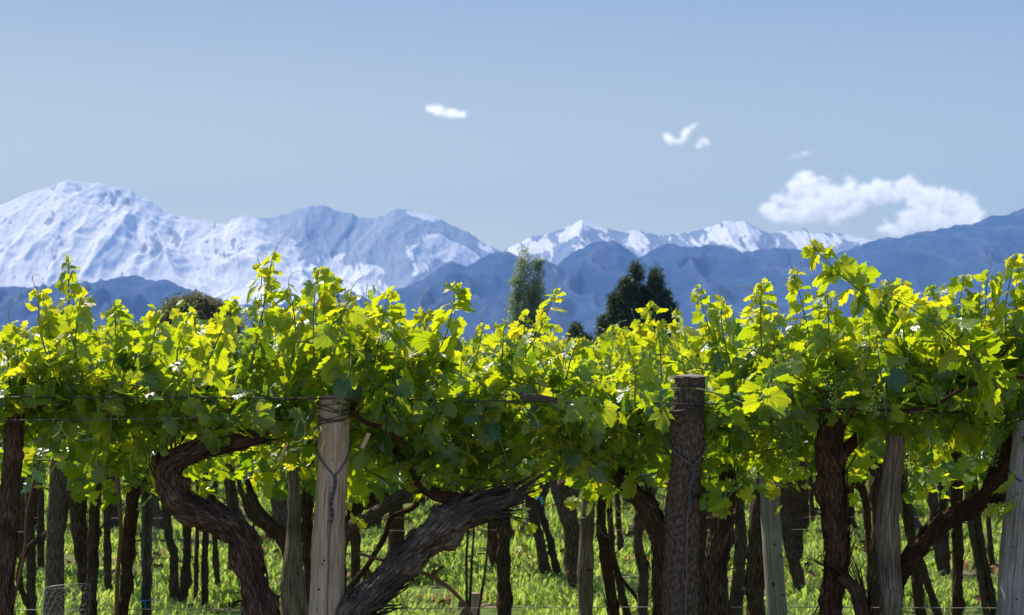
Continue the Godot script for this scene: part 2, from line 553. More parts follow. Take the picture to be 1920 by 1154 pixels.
# A range: a height field that rises to the CREST line (px, py pairs as seen from the vineyard) at distance FAR and falls to the plain in front of it.
func mountain(called: String, crest: Array, far: float, deep: float, cols: int, rows: int, amp: float, wl: float, power: float, colour: Callable, seed_at: int) -> void:
	var n := FastNoiseLite.new()
	n.seed = seed_at
	n.frequency = 1.0
	n.fractal_type = FastNoiseLite.FRACTAL_RIDGED
	n.fractal_octaves = 4
	n.fractal_gain = 0.38
	n.fractal_lacunarity = 2.3
	var n2 := FastNoiseLite.new()
	n2.seed = seed_at + 1
	n2.frequency = 1.0
	n2.fractal_octaves = 5
	var st := begin()
	var px0: float = crest[0][0]
	var px1: float = crest[-1][0]
	var peak := 0.0
	for c in crest: peak = maxf(peak, at(c[0], c[1], far).y)
	for j in rows + 1:
		var s := float(j) / rows * 1.12 - 0.12
		if s > 0.0: s = pow(s, 1.25)
		for i in cols + 1:
			var px := lerpf(px0, px1, float(i) / cols)
			var x := (px - 960.0) / FOC * far
			var z := -far + s * deep
			var warp := n2.get_noise_2d(x / wl * 0.5, z / wl * 0.5) * wl * 0.3
			var slant := s * wl * 1.2 * n2.get_noise_2d(x / wl * 0.16 + 40.0, 3.0)
			var pxc := (x + (warp * 0.5 + slant * 2.0) * smoothstep(0.0, 0.3, absf(s))) / far * FOC + 960.0
			var top := at(px, crest_at(crest, clampf(pxc, px0, px1)), far).y
			top += n2.get_noise_2d(x / wl * 9.0, z / wl * 9.0) * amp * 0.05
			var prof := pow(1.0 - s, power) if s > 0.0 else 1.0 + s * 2.4
			var env := smoothstep(0.0, 0.42, absf(s)) * pow(maxf(1.0 - s, 0.0), 0.8)
			var rid := n.get_noise_2d((x + warp + slant) / wl, z / wl * 0.24)
			var fine := n.get_noise_2d((x + warp * 0.4) / wl * 3.3 + 9.0, z / wl * 0.9)
			var y := top * prof + amp * env * (rid * 0.85 - 0.35) + amp * 0.09 * fine * smoothstep(0.0, 0.12, absf(s)) * (1.0 - s)
			y = maxf(y, -60.0) if s < 1.0 else -60.0
			# which way this slope faces: splits rock from snow, paints lit faces on foothills
			var face := n.get_noise_2d((x + warp + slant + 34.0) / wl, z / wl * 0.24) - rid
			face += 0.5 * (n.get_noise_2d((x + warp * 0.4 + 12.0) / wl * 3.3 + 9.0, z / wl * 0.9) - fine)
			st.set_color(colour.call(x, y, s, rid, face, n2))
			st.set_uv(Vector2(x, z) * 0.001)
			st.add_vertex(Vector3(x, y, z))
	for j in rows:
		for i in cols:
			var a := j * (cols + 1) + i
			var b := a + 1
			var c := a + cols + 1
			var d := c + 1
			for k in [a, b, d, a, d, c]: st.add_index(k)
	st.generate_normals()
	var m := mat(Color.WHITE, 0.95, 0.15)
	m.vertex_color_use_as_albedo = true
	var o := part(called, st.commit(), m, self)
	tag(o, "", "", "", "structure")


func blob(list: Array, px: float, py: float) -> float:
	var v := 0.0
	for b in list:
		var d := Vector2(px - b[0], py - b[1]).rotated(-b[4])
		v = maxf(v, 1.0 - Vector2(d.x / b[2], d.y / b[3]).length())
	return v


# a place on a range in the pixel grid that its crest line was measured in (x along the range, height above the plain)
func grid(x: float, y: float, far: float) -> Vector2:
	return Vector2(960.0 + x / far * FOC, HORIZON - (y - EYE) / far * FOC)


func make_mountains() -> void:
	var snow := Color(0.93, 0.915, 0.88)
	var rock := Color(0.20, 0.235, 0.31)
	# the white massif
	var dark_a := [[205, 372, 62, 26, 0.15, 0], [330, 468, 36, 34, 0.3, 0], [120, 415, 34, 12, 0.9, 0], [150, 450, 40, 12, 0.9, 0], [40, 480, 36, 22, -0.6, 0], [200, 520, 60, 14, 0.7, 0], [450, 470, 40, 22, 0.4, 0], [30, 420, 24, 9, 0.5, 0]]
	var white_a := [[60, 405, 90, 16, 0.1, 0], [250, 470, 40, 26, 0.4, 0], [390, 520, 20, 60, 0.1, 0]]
	var massif := [[-420, 470], [-200, 430], [-90, 400], [0, 384], [17, 378], [55, 360], [92, 352], [111, 342], [125, 337], [141, 341], [150, 342], [191, 345], [205, 349], [244, 357], [255, 367], [277, 375], [305, 393], [333, 405], [388, 416], [427, 421], [433, 413], [455, 405], [480, 410], [501, 421], [519, 434], [545, 449], [566, 457], [589, 478], [610, 496], [626, 509], [662, 538], [720, 575], [800, 625]]
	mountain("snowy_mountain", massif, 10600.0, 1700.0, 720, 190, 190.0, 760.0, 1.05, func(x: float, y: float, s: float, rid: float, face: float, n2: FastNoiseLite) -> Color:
		var g := grid(x, y, 10600.0)
		var u := x + 60.0 * n2.get_noise_2d(x / 260.0, y / 260.0)
		var streak := n2.get_noise_2d((u + y * 0.55) / 26.0, (y - u * 0.4) / 210.0) + 0.8 * n2.get_noise_2d((u - y * 0.6) / 22.0, (y + u * 0.4) / 190.0)
		var patch := n2.get_noise_2d(u / 170.0, y / 120.0)
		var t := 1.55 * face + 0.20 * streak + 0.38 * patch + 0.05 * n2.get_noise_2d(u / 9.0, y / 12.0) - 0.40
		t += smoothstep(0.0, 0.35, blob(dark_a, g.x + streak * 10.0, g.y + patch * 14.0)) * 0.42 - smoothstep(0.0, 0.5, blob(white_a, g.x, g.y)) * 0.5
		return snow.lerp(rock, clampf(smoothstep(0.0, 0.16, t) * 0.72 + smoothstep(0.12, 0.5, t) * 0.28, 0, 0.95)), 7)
	# the grey mountain behind it
	var white_b := [[795, 405, 34, 10, 0.25, 0], [830, 470, 40, 26, 0.7, 0], [870, 485, 50, 22, 0.45, 0], [800, 480, 30, 22, -0.3, 0], [650, 492, 16, 9, -0.6, 0], [640, 505, 22, 14, 0.3, 0], [690, 520, 60, 18, 0.0, 0], [700, 545, 60, 24, 0.2, 0], [800, 510, 14, 24, 0.5, 0], [910, 465, 20, 8, 0.5, 0]]
	var grey := [[330, 500], [400, 425], [480, 410], [506, 408], [537, 401], [558, 392], [579, 386], [607, 385], [620, 391], [639, 398], [662, 400], [672, 408], [701, 410], [709, 405], [722, 405], [730, 397], [743, 392], [763, 393], [818, 408], [844, 421], [878, 436], [901, 452], [922, 463], [938, 470], [990, 500], [1080, 560]]
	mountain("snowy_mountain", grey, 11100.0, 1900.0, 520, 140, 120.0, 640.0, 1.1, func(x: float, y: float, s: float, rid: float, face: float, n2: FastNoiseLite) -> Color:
		var g := grid(x, y, 11100.0)
		var streak := n2.get_noise_2d((x + y * 0.4) / 24.0, (y - x * 0.3) / 170.0)
		var patch := n2.get_noise_2d(x / 130.0, y / 90.0)
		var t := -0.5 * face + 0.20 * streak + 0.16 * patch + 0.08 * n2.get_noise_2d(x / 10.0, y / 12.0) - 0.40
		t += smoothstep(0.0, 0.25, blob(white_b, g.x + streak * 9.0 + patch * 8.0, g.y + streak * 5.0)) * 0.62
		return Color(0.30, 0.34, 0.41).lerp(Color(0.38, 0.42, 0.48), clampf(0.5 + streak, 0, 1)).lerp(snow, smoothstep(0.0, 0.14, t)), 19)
	# the peaks in the middle and to the right
	var white_c := [[1040, 455, 60, 12, -0.5, 0], [1000, 465, 34, 10, -0.4, 0], [1112, 424, 34, 6, 0.45, 0], [1190, 455, 30, 18, -0.3, 0], [1360, 440, 30, 16, 0, 0], [1400, 430, 40, 12, 0.5, 0], [1340, 445, 18, 12, -0.6, 0], [1520, 452, 60, 20, 0.05, 0], [1600, 450, 34, 8, 0.15, 0], [1320, 450, 20, 12, -0.3, 0]]
	var dark_c := [[1090, 455, 44, 18, -0.6, 0], [1590, 464, 30, 10, -0.7, 0], [1225, 450, 22, 14, 0.3, 0], [1290, 445, 30, 9, 0.0, 0]]
	var right := [[860, 560], [930, 480], [952, 466], [975, 455], [996, 445], [1009, 441], [1025, 440], [1046, 431], [1072, 424], [1091, 411], [1108, 419], [1134, 429], [1150, 431], [1168, 435], [1186, 433], [1212, 435], [1238, 441], [1264, 439], [1295, 435], [1321, 429], [1342, 422], [1358, 415], [1380, 417], [1397, 415], [1419, 427], [1445, 438], [1464, 434], [1537, 436], [1577, 438], [1613, 446], [1640, 452], [1700, 446], [1800, 455], [1900, 440], [2050, 460], [2300, 450]]
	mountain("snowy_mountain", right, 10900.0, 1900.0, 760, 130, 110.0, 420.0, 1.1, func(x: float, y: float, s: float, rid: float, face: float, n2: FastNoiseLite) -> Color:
		var g := grid(x, y, 10900.0)
		var streak := n2.get_noise_2d((x + y * 0.6) / 20.0, (y - x * 0.4) / 110.0) + 0.6 * n2.get_noise_2d((x - y * 0.7) / 18.0, (y + x * 0.4) / 100.0)
		var patch := n2.get_noise_2d(x / 110.0, y / 60.0)
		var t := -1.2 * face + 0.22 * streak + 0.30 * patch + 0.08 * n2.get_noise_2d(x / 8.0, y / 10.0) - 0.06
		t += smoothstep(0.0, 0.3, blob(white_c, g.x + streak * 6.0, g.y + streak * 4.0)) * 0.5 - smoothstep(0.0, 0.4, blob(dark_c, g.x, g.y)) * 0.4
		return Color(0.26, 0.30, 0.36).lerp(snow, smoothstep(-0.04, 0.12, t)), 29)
	# the dark foothills, with haze and lit folds painted into their colour
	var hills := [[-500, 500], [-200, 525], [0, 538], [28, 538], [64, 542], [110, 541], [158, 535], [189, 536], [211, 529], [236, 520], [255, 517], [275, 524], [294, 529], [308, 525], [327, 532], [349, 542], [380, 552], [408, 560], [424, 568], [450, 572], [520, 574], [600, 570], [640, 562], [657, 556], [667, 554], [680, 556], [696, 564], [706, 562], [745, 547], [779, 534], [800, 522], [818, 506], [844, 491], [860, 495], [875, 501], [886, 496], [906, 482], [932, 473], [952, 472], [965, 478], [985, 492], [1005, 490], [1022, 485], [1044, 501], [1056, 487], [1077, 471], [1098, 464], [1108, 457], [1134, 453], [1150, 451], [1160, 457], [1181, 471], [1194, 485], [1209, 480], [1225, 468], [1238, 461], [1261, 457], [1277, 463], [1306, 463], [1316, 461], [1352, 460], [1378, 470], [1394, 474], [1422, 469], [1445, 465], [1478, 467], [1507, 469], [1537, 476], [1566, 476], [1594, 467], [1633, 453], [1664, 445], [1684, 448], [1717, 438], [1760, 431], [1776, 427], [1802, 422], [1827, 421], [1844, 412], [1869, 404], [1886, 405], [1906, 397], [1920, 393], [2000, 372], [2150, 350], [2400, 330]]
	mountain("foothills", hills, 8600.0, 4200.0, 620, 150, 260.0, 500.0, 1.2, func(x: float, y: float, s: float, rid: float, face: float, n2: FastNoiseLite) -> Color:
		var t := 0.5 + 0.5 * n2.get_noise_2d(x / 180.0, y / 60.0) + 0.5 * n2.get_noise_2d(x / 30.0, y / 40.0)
		var c := Color(0.022, 0.052, 0.125).lerp(Color(0.045, 0.078, 0.15), clampf(t, 0, 1))  # blue of the distant haze mixed into the slope colour
		return c.lerp(Color(0.12, 0.14, 0.19), smoothstep(0.3, 0.9, rid) * 0.10 + smoothstep(0.02, 0.22, -face) * 0.42), 41)  # paints ridges and one side of each fold paler, as if lit


func make_ground() -> void:
	var st := begin()
	var edges := [0.0, -5.0, -8.0, -10.0, -12.0, -14.0, -17.0, -20.0, -25.0, -30.0, -40.0, -60.0, -120.0, -400.0, -1500.0, -5000.0, -10000.0]
	var wide := 8000.0
	for j in edges.size() - 1:
		for i in 40:
			var f := func(k: int) -> float: return signf(k - 20) * pow(absf(k - 20.0) / 20.0, 4.0) * wide
			var q := [Vector3(f.call(i), 0, edges[j]), Vector3(f.call(i), 0, edges[j + 1]), Vector3(f.call(i + 1), 0, edges[j + 1]), Vector3(f.call(i), 0, edges[j]), Vector3(f.call(i + 1), 0, edges[j + 1]), Vector3(f.call(i + 1), 0, edges[j])]
			for p in q:
				st.set_uv(Vector2(p.x, p.z)); st.add_vertex(p)
	var q2 := [Vector3(-wide, 0, 200), Vector3(-wide, 0, 0), Vector3(wide, 0, 0), Vector3(-wide, 0, 200), Vector3(wide, 0, 0), Vector3(wide, 0, 200)]
	for p in q2:
		st.set_uv(Vector2(p.x, p.z)); st.add_vertex(p)
	var m := mat(Color.WHITE, 0.95, 0.1)
	m.albedo_texture = noise_tex(0.012, [[0.0, 0.19, 0.145, 0.10], [0.36, 0.16, 0.14, 0.075], [0.46, 0.10, 0.135, 0.04], [0.9, 0.12, 0.18, 0.04]], 1024, FastNoiseLite.TYPE_SIMPLEX_SMOOTH, 15, 6)
	m.uv1_scale = Vector3(0.22, 0.22, 1)
	m.heightmap_enabled = true
	m.heightmap_texture = noise_tex(0.05, [], 512, FastNoiseLite.TYPE_SIMPLEX_SMOOTH, 16, 5)
	m.heightmap_scale = 6.0
	var o := part("ground", done(st), m, self)
	tag(o, "", "", "", "structure")


func make_litter() -> void:
	var r := RandomNumberGenerator.new()
	r.seed = 909
	var tw := begin()
	for k in 3:
		var a := r.randf() * TAU
		limb(tw, [Vector3(cos(a), 0.02, sin(a)) * 0.2, Vector3(0.02, 0.05, 0.01), -Vector3(cos(a), -0.06, sin(a)) * 0.22], [0.006, 0.005, 0.002], 5, 0.1)
	var twig := done(tw)
	var lf := begin()
	for k in 7:
		var rr := RandomNumberGenerator.new()
		rr.seed = 50 + k
		leaf_shape(lf, null, rr, Transform3D(Basis(Vector3(rr.randf(), 1, rr.randf()).normalized(), rr.randf() * TAU).scaled(Vector3.ONE * 0.07), Vector3(rr.randfn() * 0.2, 0.03, rr.randfn() * 0.2)))
	var dead := done(lf)
	var root := thing("fallen_twigs", "", "", Vector3.ZERO)
	tag(root, "fallen twigs and brown leaves scattered in the grass between the rows", "twigs", "", "stuff")
	for pair in [["twigs", twig, M.bark_brown, 260], ["dead_leaves", dead, M.dead_leaf, 320]]:
		var mm := MultiMesh.new()
		mm.transform_format = MultiMesh.TRANSFORM_3D
		mm.mesh = pair[1]
		mm.instance_count = pair[3]
		for i in int(pair[3]):
			var d := 9.0 + 24.0 * r.randf()
			mm.set_instance_transform(i, Transform3D(Basis(Vector3.UP, r.randf() * TAU).scaled(Vector3.ONE * r.randf_range(0.7, 1.3)), Vector3(r.randf_range(-1, 1) * (d * 0.3 + 1.0), 0.03, -d)))
		var o := MultiMeshInstance3D.new()
		o.name = pair[0]
		o.multimesh = mm
		o.material_override = pair[2]
		root.add_child(o, true)
		tag(o, "", "", "", "stuff")


func make_bounce_dirt() -> void:  # unseen pale dirt, added to throw light back onto the posts
	var st := begin()
	for i in 20:
		var x0 := -30.0 + i * 3.0
		for q in [Vector3(x0, 0.004, 4), Vector3(x0, 0.004, -5.3 + 0.25 * sin(i * 1.9)), Vector3(x0 + 3, 0.004, -5.3 + 0.25 * sin((i + 1) * 1.9)), Vector3(x0, 0.004, 4), Vector3(x0 + 3, 0.004, -5.3 + 0.25 * sin((i + 1) * 1.9)), Vector3(x0 + 3, 0.004, 4)]:
			st.set_uv(Vector2(q.x, q.z)); st.add_vertex(q)
	var m := mat(Color.WHITE, 0.95, 0.1)
	m.albedo_texture = noise_tex(0.02, [[0.0, 0.26, 0.20, 0.14], [0.5, 0.36, 0.29, 0.21], [1.0, 0.44, 0.36, 0.27]], 512, FastNoiseLite.TYPE_SIMPLEX_SMOOTH, 18, 6)
	m.uv1_scale = Vector3(0.3, 0.3, 1)
	tag(part("added_bounce_dirt", done(st), m, self), "", "", "", "structure")


func make_grass() -> void:
	var g := leaf_mat([0.12, 0.17, 0.035], [0.48, 0.68, 0.08], 0.85)
	g.heightmap_enabled = false
	var g2 := leaf_mat([0.19, 0.21, 0.06], [0.56, 0.68, 0.13], 0.85)
	g2.heightmap_enabled = false
	var r := RandomNumberGenerator.new()
	r.seed = 77
	var tufts := []
	for v in 3:
		var a := begin()
		var b := begin()
		for k in 22:
			var st: SurfaceTool = a if k % 3 else b
			var ang := r.randf() * TAU
			var lean := r.randf_range(0.15, 0.9)
			var h := r.randf_range(0.025, 0.075) * (1.3 if v == 2 else 1.0)
			var w := r.randf_range(0.002, 0.004) * (1.8 if v == 1 else 1.0)
			var base := Vector3(cos(ang), 0, sin(ang)) * r.randf_range(0.0, 0.09)
			var dir := Vector3(cos(ang + r.randfn() * 0.7), 0, sin(ang + r.randfn() * 0.7))
			var side := dir.cross(Vector3.UP) * w
			var mid := base + dir * h * lean * 0.4 + Vector3.UP * h * 0.65
			var tip := base + dir * h * lean + Vector3.UP * h * (1.0 - lean * 0.3)
			for p in [base - side, mid - side, mid + side, base - side, mid + side, base + side, mid - side, tip, mid + side]:
				st.set_uv(Vector2.ZERO); st.add_vertex(p)
		var m := done(a)
		b.generate_normals(); b.index(); b.commit(m)
		m.surface_set_material(0, g)
		m.surface_set_material(1, g2)
		tufts.append(m)
	var root := thing("grass", "", "", Vector3.ZERO)
	tag(root, "sunlit and shaded grass growing under the rows of vines", "grass", "", "stuff")
	var clump := FastNoiseLite.new()
	clump.frequency = 0.35
	clump.seed = 3
	var spots := [[], [], []]
	for k in 120000:
		var d := 8.0 + 38.0 * pow(r.randf(), 1.35)
		var x := r.randf_range(-1, 1) * (d * 0.31 + 1.6)
		var v := clump.get_noise_2d(x * 1.6, d * 1.6)
		if v < -0.20 + r.randf() * 0.32: continue
		var s := (0.75 + 0.7 * smoothstep(-0.3, 0.5, v)) * r.randf_range(0.6, 1.35) * (1.0 + d * 0.012)
		spots[r.randi() % 3].append(Transform3D(Basis(Vector3.UP, r.randf() * TAU).scaled(Vector3(s * 1.25, s * r.randf_range(0.7, 1.15), s * 1.25)), Vector3(x, -0.005, -d)))
	for v in 3:
		var mm := MultiMesh.new()
		mm.transform_format = MultiMesh.TRANSFORM_3D
		mm.mesh = tufts[v]
		mm.instance_count = spots[v].size()
		for i in spots[v].size(): mm.set_instance_transform(i, spots[v][i])
		var o := MultiMeshInstance3D.new()
		o.name = "grass_tufts"
		o.multimesh = mm
		root.add_child(o, true)
		tag(o, "", "", "", "stuff")


# ------------------------------------------------------------------ trees beyond the vineyard
func clump_mesh(r: RandomNumberGenerator, n: int, long: float, wide: float, radius: float) -> ArrayMesh:
	var st := begin()
	for k in n:
		var c := Vector3(r.randfn(), r.randfn(), r.randfn()) * radius * 0.5
		var dir := (c.normalized() + Vector3(r.randfn(), r.randfn(), r.randfn()) * 0.6).normalized()
		var side := dir.cross(Vector3(r.randfn(), r.randfn(), r.randfn())).normalized() * wide
		for p in [c - side * 0.4, c + dir * long * 0.5 - side, c + dir * long, c - side * 0.4, c + dir * long, c + dir * long * 0.5 + side]:
			st.set_uv(Vector2.ZERO); st.add_vertex(p)
	return done(st)


func tree(called: String, label: String, where: Vector3, crown_mat: Material, clump: Mesh, spires: Array, count: int, seed_at: int, gap: float) -> void:
	# spires: [dx, dz, base height, top height, radius, pointed]
	var r := RandomNumberGenerator.new()
	r.seed = seed_at
	var root := thing(called, label, "tree", where)
	var st := begin()
	for s in spires:
		limb(st, [Vector3(s[0] * 0.15, 0, s[1] * 0.15), Vector3(s[0] * 0.8, s[2] * 0.6 + 0.4, s[1] * 0.8), Vector3(s[0], s[3] * 0.9, s[1])], [0.16, 0.11, 0.02], 8, 0.3, 0.1, 0.1)
	part("trunk", done(st), M.bark_grey, root)
	var places := []
	var n := FastNoiseLite.new()
	n.seed = seed_at
	n.frequency = 0.8
	for s in spires:
		for k in int(count / spires.size()):
			var t := r.randf()
			var ang := r.randf() * TAU
			var prof := (pow(1.0 - t, float(s[5])) * 0.97 + 0.03) * minf(1.0, 0.45 + t * 3.0) * (0.72 + 0.42 * fposmod(lerpf(s[2], s[3], t) * 1.5 + s[0] + 0.3 * sin(ang), 1.0) if s[5] > 0.7 else 1.0) if s[5] else sqrt(maxf(0.02, 1.0 - pow(absf(t - 0.42) / 0.6, 2.2)))
			var bump := 1.0 + 0.5 * n.get_noise_3d(cos(ang) * 1.6, t * (s[3] - s[2]) * 1.3, sin(ang) * 1.6 + s[0] * 3.0)
			var rad: float = s[4] * prof * bump * sqrt(r.randf_range(0.15, 1.0))
			var y := lerpf(s[2], s[3], t)
			if n.get_noise_3d(cos(ang) * rad * 1.7 + s[0], y * 1.7, sin(ang) * rad * 1.7) < gap: continue
			var p := Vector3(s[0] + cos(ang) * rad, y, s[1] + sin(ang) * rad)
			var sc := r.randf_range(0.7, 1.3)
			places.append(Transform3D(Basis(Vector3(r.randfn(), r.randfn(), r.randfn()).normalized(), r.randf() * TAU).scaled(Vector3.ONE * sc), p))
			if k % 80 == 0 and t < 0.85:
				var limbs := begin()
				limb(limbs, [Vector3(s[0], y - rad * 0.6, s[1]), Vector3(s[0], y - 0.1, s[1]).lerp(p, 0.5), p], [0.035, 0.02, 0.008], 5, 0.4)
				part("limb", done(limbs), M.bark_grey, root)
	var mm := MultiMesh.new()
	mm.transform_format = MultiMesh.TRANSFORM_3D
	mm.mesh = clump
	mm.instance_count = places.size()
	for i in places.size(): mm.set_instance_transform(i, places[i])
	var o := MultiMeshInstance3D.new()
	o.name = "crown"
	o.multimesh = mm
	o.material_override = crown_mat
	root.add_child(o, true)
	tag(o, "", "", "", "stuff")


func make_trees() -> void:
	var r := RandomNumberGenerator.new()
	r.seed = 5
	var broad := clump_mesh(r, 16, 0.13, 0.05, 0.34)
	var needles := clump_mesh(r, 22, 0.22, 0.028, 0.3)
	var poplar := leaf_mat([0.13, 0.165, 0.095], [0.26, 0.33, 0.13], 0.5)
	poplar.heightmap_enabled = false
	var dark := leaf_mat([0.03, 0.048, 0.026], [0.05, 0.075, 0.02], 0.6)
	dark.heightmap_enabled = false
	var olive := leaf_mat([0.11, 0.11, 0.05], [0.16, 0.165, 0.05], 0.6)
	olive.heightmap_enabled = false
	var ground := func(px: float, d: float) -> Vector3:
		var p := at(px, 650, d)
		return Vector3(p.x, 0, p.z)
	tree("poplar_tree", "tall slender grey-green poplar in front of the foothills", ground.call(992.0, 140.0), poplar, broad, [[-0.35, 0, 1.2, 9.35, 1.15, 0.55], [0.75, 0.3, 1.0, 8.5, 0.95, 0.55], [-0.95, 0.4, 0.8, 7.6, 0.75, 0.55], [0.2, -0.3, 0.6, 6.4, 1.5, 0.6]], 2500, 11, -0.02)
	tree("conifer_tree", "dark conifer with several pointed tops in front of the foothills", ground.call(1196.0, 110.0), dark, needles, [[-0.15, 0, 0.6, 6.8, 1.35, 0.85], [-0.75, 0.3, 0.6, 5.9, 1.05, 0.85], [-1.35, 0.1, 0.4, 4.9, 0.85, 0.85], [-1.95, 0.0, 0.3, 3.4, 0.75, 0.85], [0.5, -0.3, 0.3, 5.7, 1.1, 0.85], [1.1, 0.2, 0.4, 6.45, 1.1, 0.85], [1.6, -0.2, 0.3, 5.2, 0.85, 0.85], [1.95, 0.3, 0.3, 4.3, 0.65, 0.85], [0.0, 0.2, 0.2, 4.2, 2.3, 0.6]], 7600, 12, -0.10)
	tree("conifer_tree", "small dark conical tree just over the vines, between poplar and large conifer", ground.call(1080.0, 130.0), dark, needles, [[0, 0, 0.4, 3.3, 1.1, 0.9], [0.8, 0, 0.3, 2.4, 0.8, 0.9]], 1300, 13, -0.5)
	tree("olive_tree", "rounded olive-brown tree below the snowy massif, over the vines", ground.call(362.0, 90.0), olive, broad, [[-0.7, 0, 0.8, 4.0, 1.0, false], [0.15, 0.2, 0.8, 4.15, 1.1, false], [1.0, 0, 0.6, 3.85, 0.8, false], [-1.3, 0, 0.5, 3.3, 0.7, false], [1.75, 0.2, 0.6, 3.3, 0.45, false]], 4200, 14, -0.4)
	tree("conifer_tree", "tiny dark tree showing through a gap below the long slanting shoot", ground.call(1634.0, 120.0), dark, needles, [[0, 0, 0.4, 4.6, 0.55, 0.9], [0.5, 0, 0.3, 4.1, 0.5, 0.9]], 700, 15, -0.5)
	tree("conifer_tree", "dark tree half hidden by the highest vine shoots beside the tall hill", ground.call(1806.0, 120.0), dark, needles, [[0, 0, 0.4, 3.8, 0.9, false], [-0.9, 0, 0.3, 3.4, 0.7, false]], 900, 16, -0.5)


# ------------------------------------------------------------------ posts
func to_ground(line: Array, depth: float) -> Array:
	# line: [px, py, width px] from the top down; runs on straight down to the soil
	var out := []
	for p in line: out.append([at(p[0], p[1], depth), p[2] * 0.5 / FOC * depth])
	var a = out[-2]
	var b = out[-1]
	if b[0].y > 0.06:
		var slope: Vector3 = (b[0] - a[0]) / maxf(0.05, a[0].y - b[0].y)
		var step: float = b[0].y + 0.03
		out.append([b[0] + Vector3(clampf(slope.x, -0.35, 0.35) * step, -step, 0), b[1] * 1.08])
	else:
		b[0].y = -0.03
	return out


func split(line: Array, foot: Vector3) -> Array:
	var pts := []
	var rad := []
	for p in line:
		pts.append(p[0] - foot)
		rad.append(p[1])
	return [pts, rad]


func post(label: String, depth: float, line: Array, material: Material, group: String, relief := 0.012, lump := 0.05, crack := 0.0, sides := 24) -> Node3D:
	var l := to_ground(line, depth)
	var foot: Vector3 = l[-1][0]
	var root := thing("wooden_post", label, "post", Vector3(foot.x, 0, foot.z), group)
	var s := split(l, root.position)
	s[0].reverse(); s[1].reverse()
	var st := begin()
	limb(st, s[0], s[1], sides, 0.008 if crack > 0 else 0.02, relief, lump, 0.0, line[0][0] * 0.01, crack, false)
	part("shaft", done(st), material, root)
	var top: Vector3 = s[0][-1]
	var rad: float = s[1][-1]
	# sawn top with a rounded edge and a few growth rings
	var disc := begin()
	var tilt := Basis(Vector3(1, 0, 0.4).normalized(), 0.06)
	for k in 5:
		var r0 := rad * (1.01 - k * 0.24)
		var r1 := rad * maxf(0.0, 1.01 - (k + 1) * 0.24)
		var y0 := -0.004 if k == 0 else 0.001 * (k % 2)
		var y1 := 0.001 * ((k + 1) % 2)
		for j in sides:
			var a0 := TAU * j / sides
			var a1 := TAU * (j + 1) / sides
			var q := [Vector3(cos(a0) * r0, y0, sin(a0) * r0), Vector3(cos(a0) * r1, y1, sin(a0) * r1), Vector3(cos(a1) * r1, y1, sin(a1) * r1), Vector3(cos(a1) * r0, y0, sin(a1) * r0)]
			for i in [0, 2, 1, 0, 3, 2]:
				disc.set_uv(Vector2(q[i].x, q[i].z) * 6.0)
				disc.add_vertex(top + tilt * q[i] + Vector3.UP * 0.003)
	part("sawn_top", done(disc), M.endgrain if crack > 0 else material, root)
	return root


func post_surface(l: Array, t_py: float, depth: float) -> Array:
	# centre and radius of a post at a height, from its measured line
	for i in l.size() - 1:
		if t_py <= l[i + 1][1] or i == l.size() - 2:
			var f: float = (t_py - l[i][1]) / (l[i + 1][1] - l[i][1])
			return [at(lerpf(l[i][0], l[i + 1][0], f), t_py, depth), lerpf(l[i][2], l[i + 1][2], f) * 0.5 / FOC * depth]
	return []


# wire bound round a post: from the two sides it meets in front and hangs down twisted
func twisted_tie(root: Node3D, l: Array, depth: float, y_side: float, y_meet: float, y_twist: float, x_meet: float, y_end: float, m: Material) -> void:
	var o := root.position
	var on := func(py: float, ang: float) -> Vector3:
		var c := post_surface(l, py, depth)
		return (c[0] as Vector3) + Vector3(sin(ang), 0, cos(ang)) * (c[1] + 0.006) - o
	var c := post_surface(l, y_meet, depth)
	var a_meet := asin(clampf((at(x_meet, y_meet, depth).x - c[0].x) / c[1], -0.9, 0.9))
	var st := begin()
	for side in [-1.75, 1.75]:
		var pts := []
		for k in 6:
			var f := k / 5.0
			pts.append(on.call(lerpf(y_side, y_meet, f), lerpf(side, a_meet, f)))
		limb(st, pts, spread(0.0035, 0.0035, 6), 6, 0.015)
	for s in [0.0, PI]:
		var pts := []
		var rad := []
		for k in 25:
			var f := k / 24.0
			var p: Vector3 = on.call(lerpf(y_meet, y_twist, f), a_meet - f * 0.12)
			pts.append(p + Vector3(cos(f * 26.0 + s), 0, sin(f * 26.0 + s)) * 0.0042 + Vector3(0.004 * sin(f * 9.0), 0, 0.002))
			rad.append(0.0036)
		limb(st, pts, rad, 6, 0.006)
	var tail := []
	for k in 8:
		tail.append(on.call(lerpf(y_twist, y_end, k / 7.0), a_meet - 0.12 - 0.02 * sin(k * 1.7)))
	limb(st, tail, spread(0.0028, 0.0026, 8), 6, 0.03)
	part("wire_tie", done(st), m, root)


func bind_wire(root: Node3D, l: Array, depth: float, py: float, turns: float, drop: float, thick: float, m: Material, seed_at: int) -> void:
	var r := RandomNumberGenerator.new()
	r.seed = seed_at
	var pts := []
	var n := int(turns * 14)
	for k in n:
		var f := float(k) / n
		var a := f * turns * TAU
		var c := post_surface(l, py + drop * f + 9.0 * sin(a + seed_at * 1.7) + 4.0 * sin(a * 0.37 + seed_at), depth)
		pts.append((c[0] as Vector3) - root.position + Vector3(sin(a), r.randf_range(-0.004, 0.004) / 1.0, cos(a)) * (c[1] + 0.004))
	var st := begin()
	limb(st, pts, spread(thick, thick, n), 5, 0.012)
	part("wire_wrap", done(st), m, root)


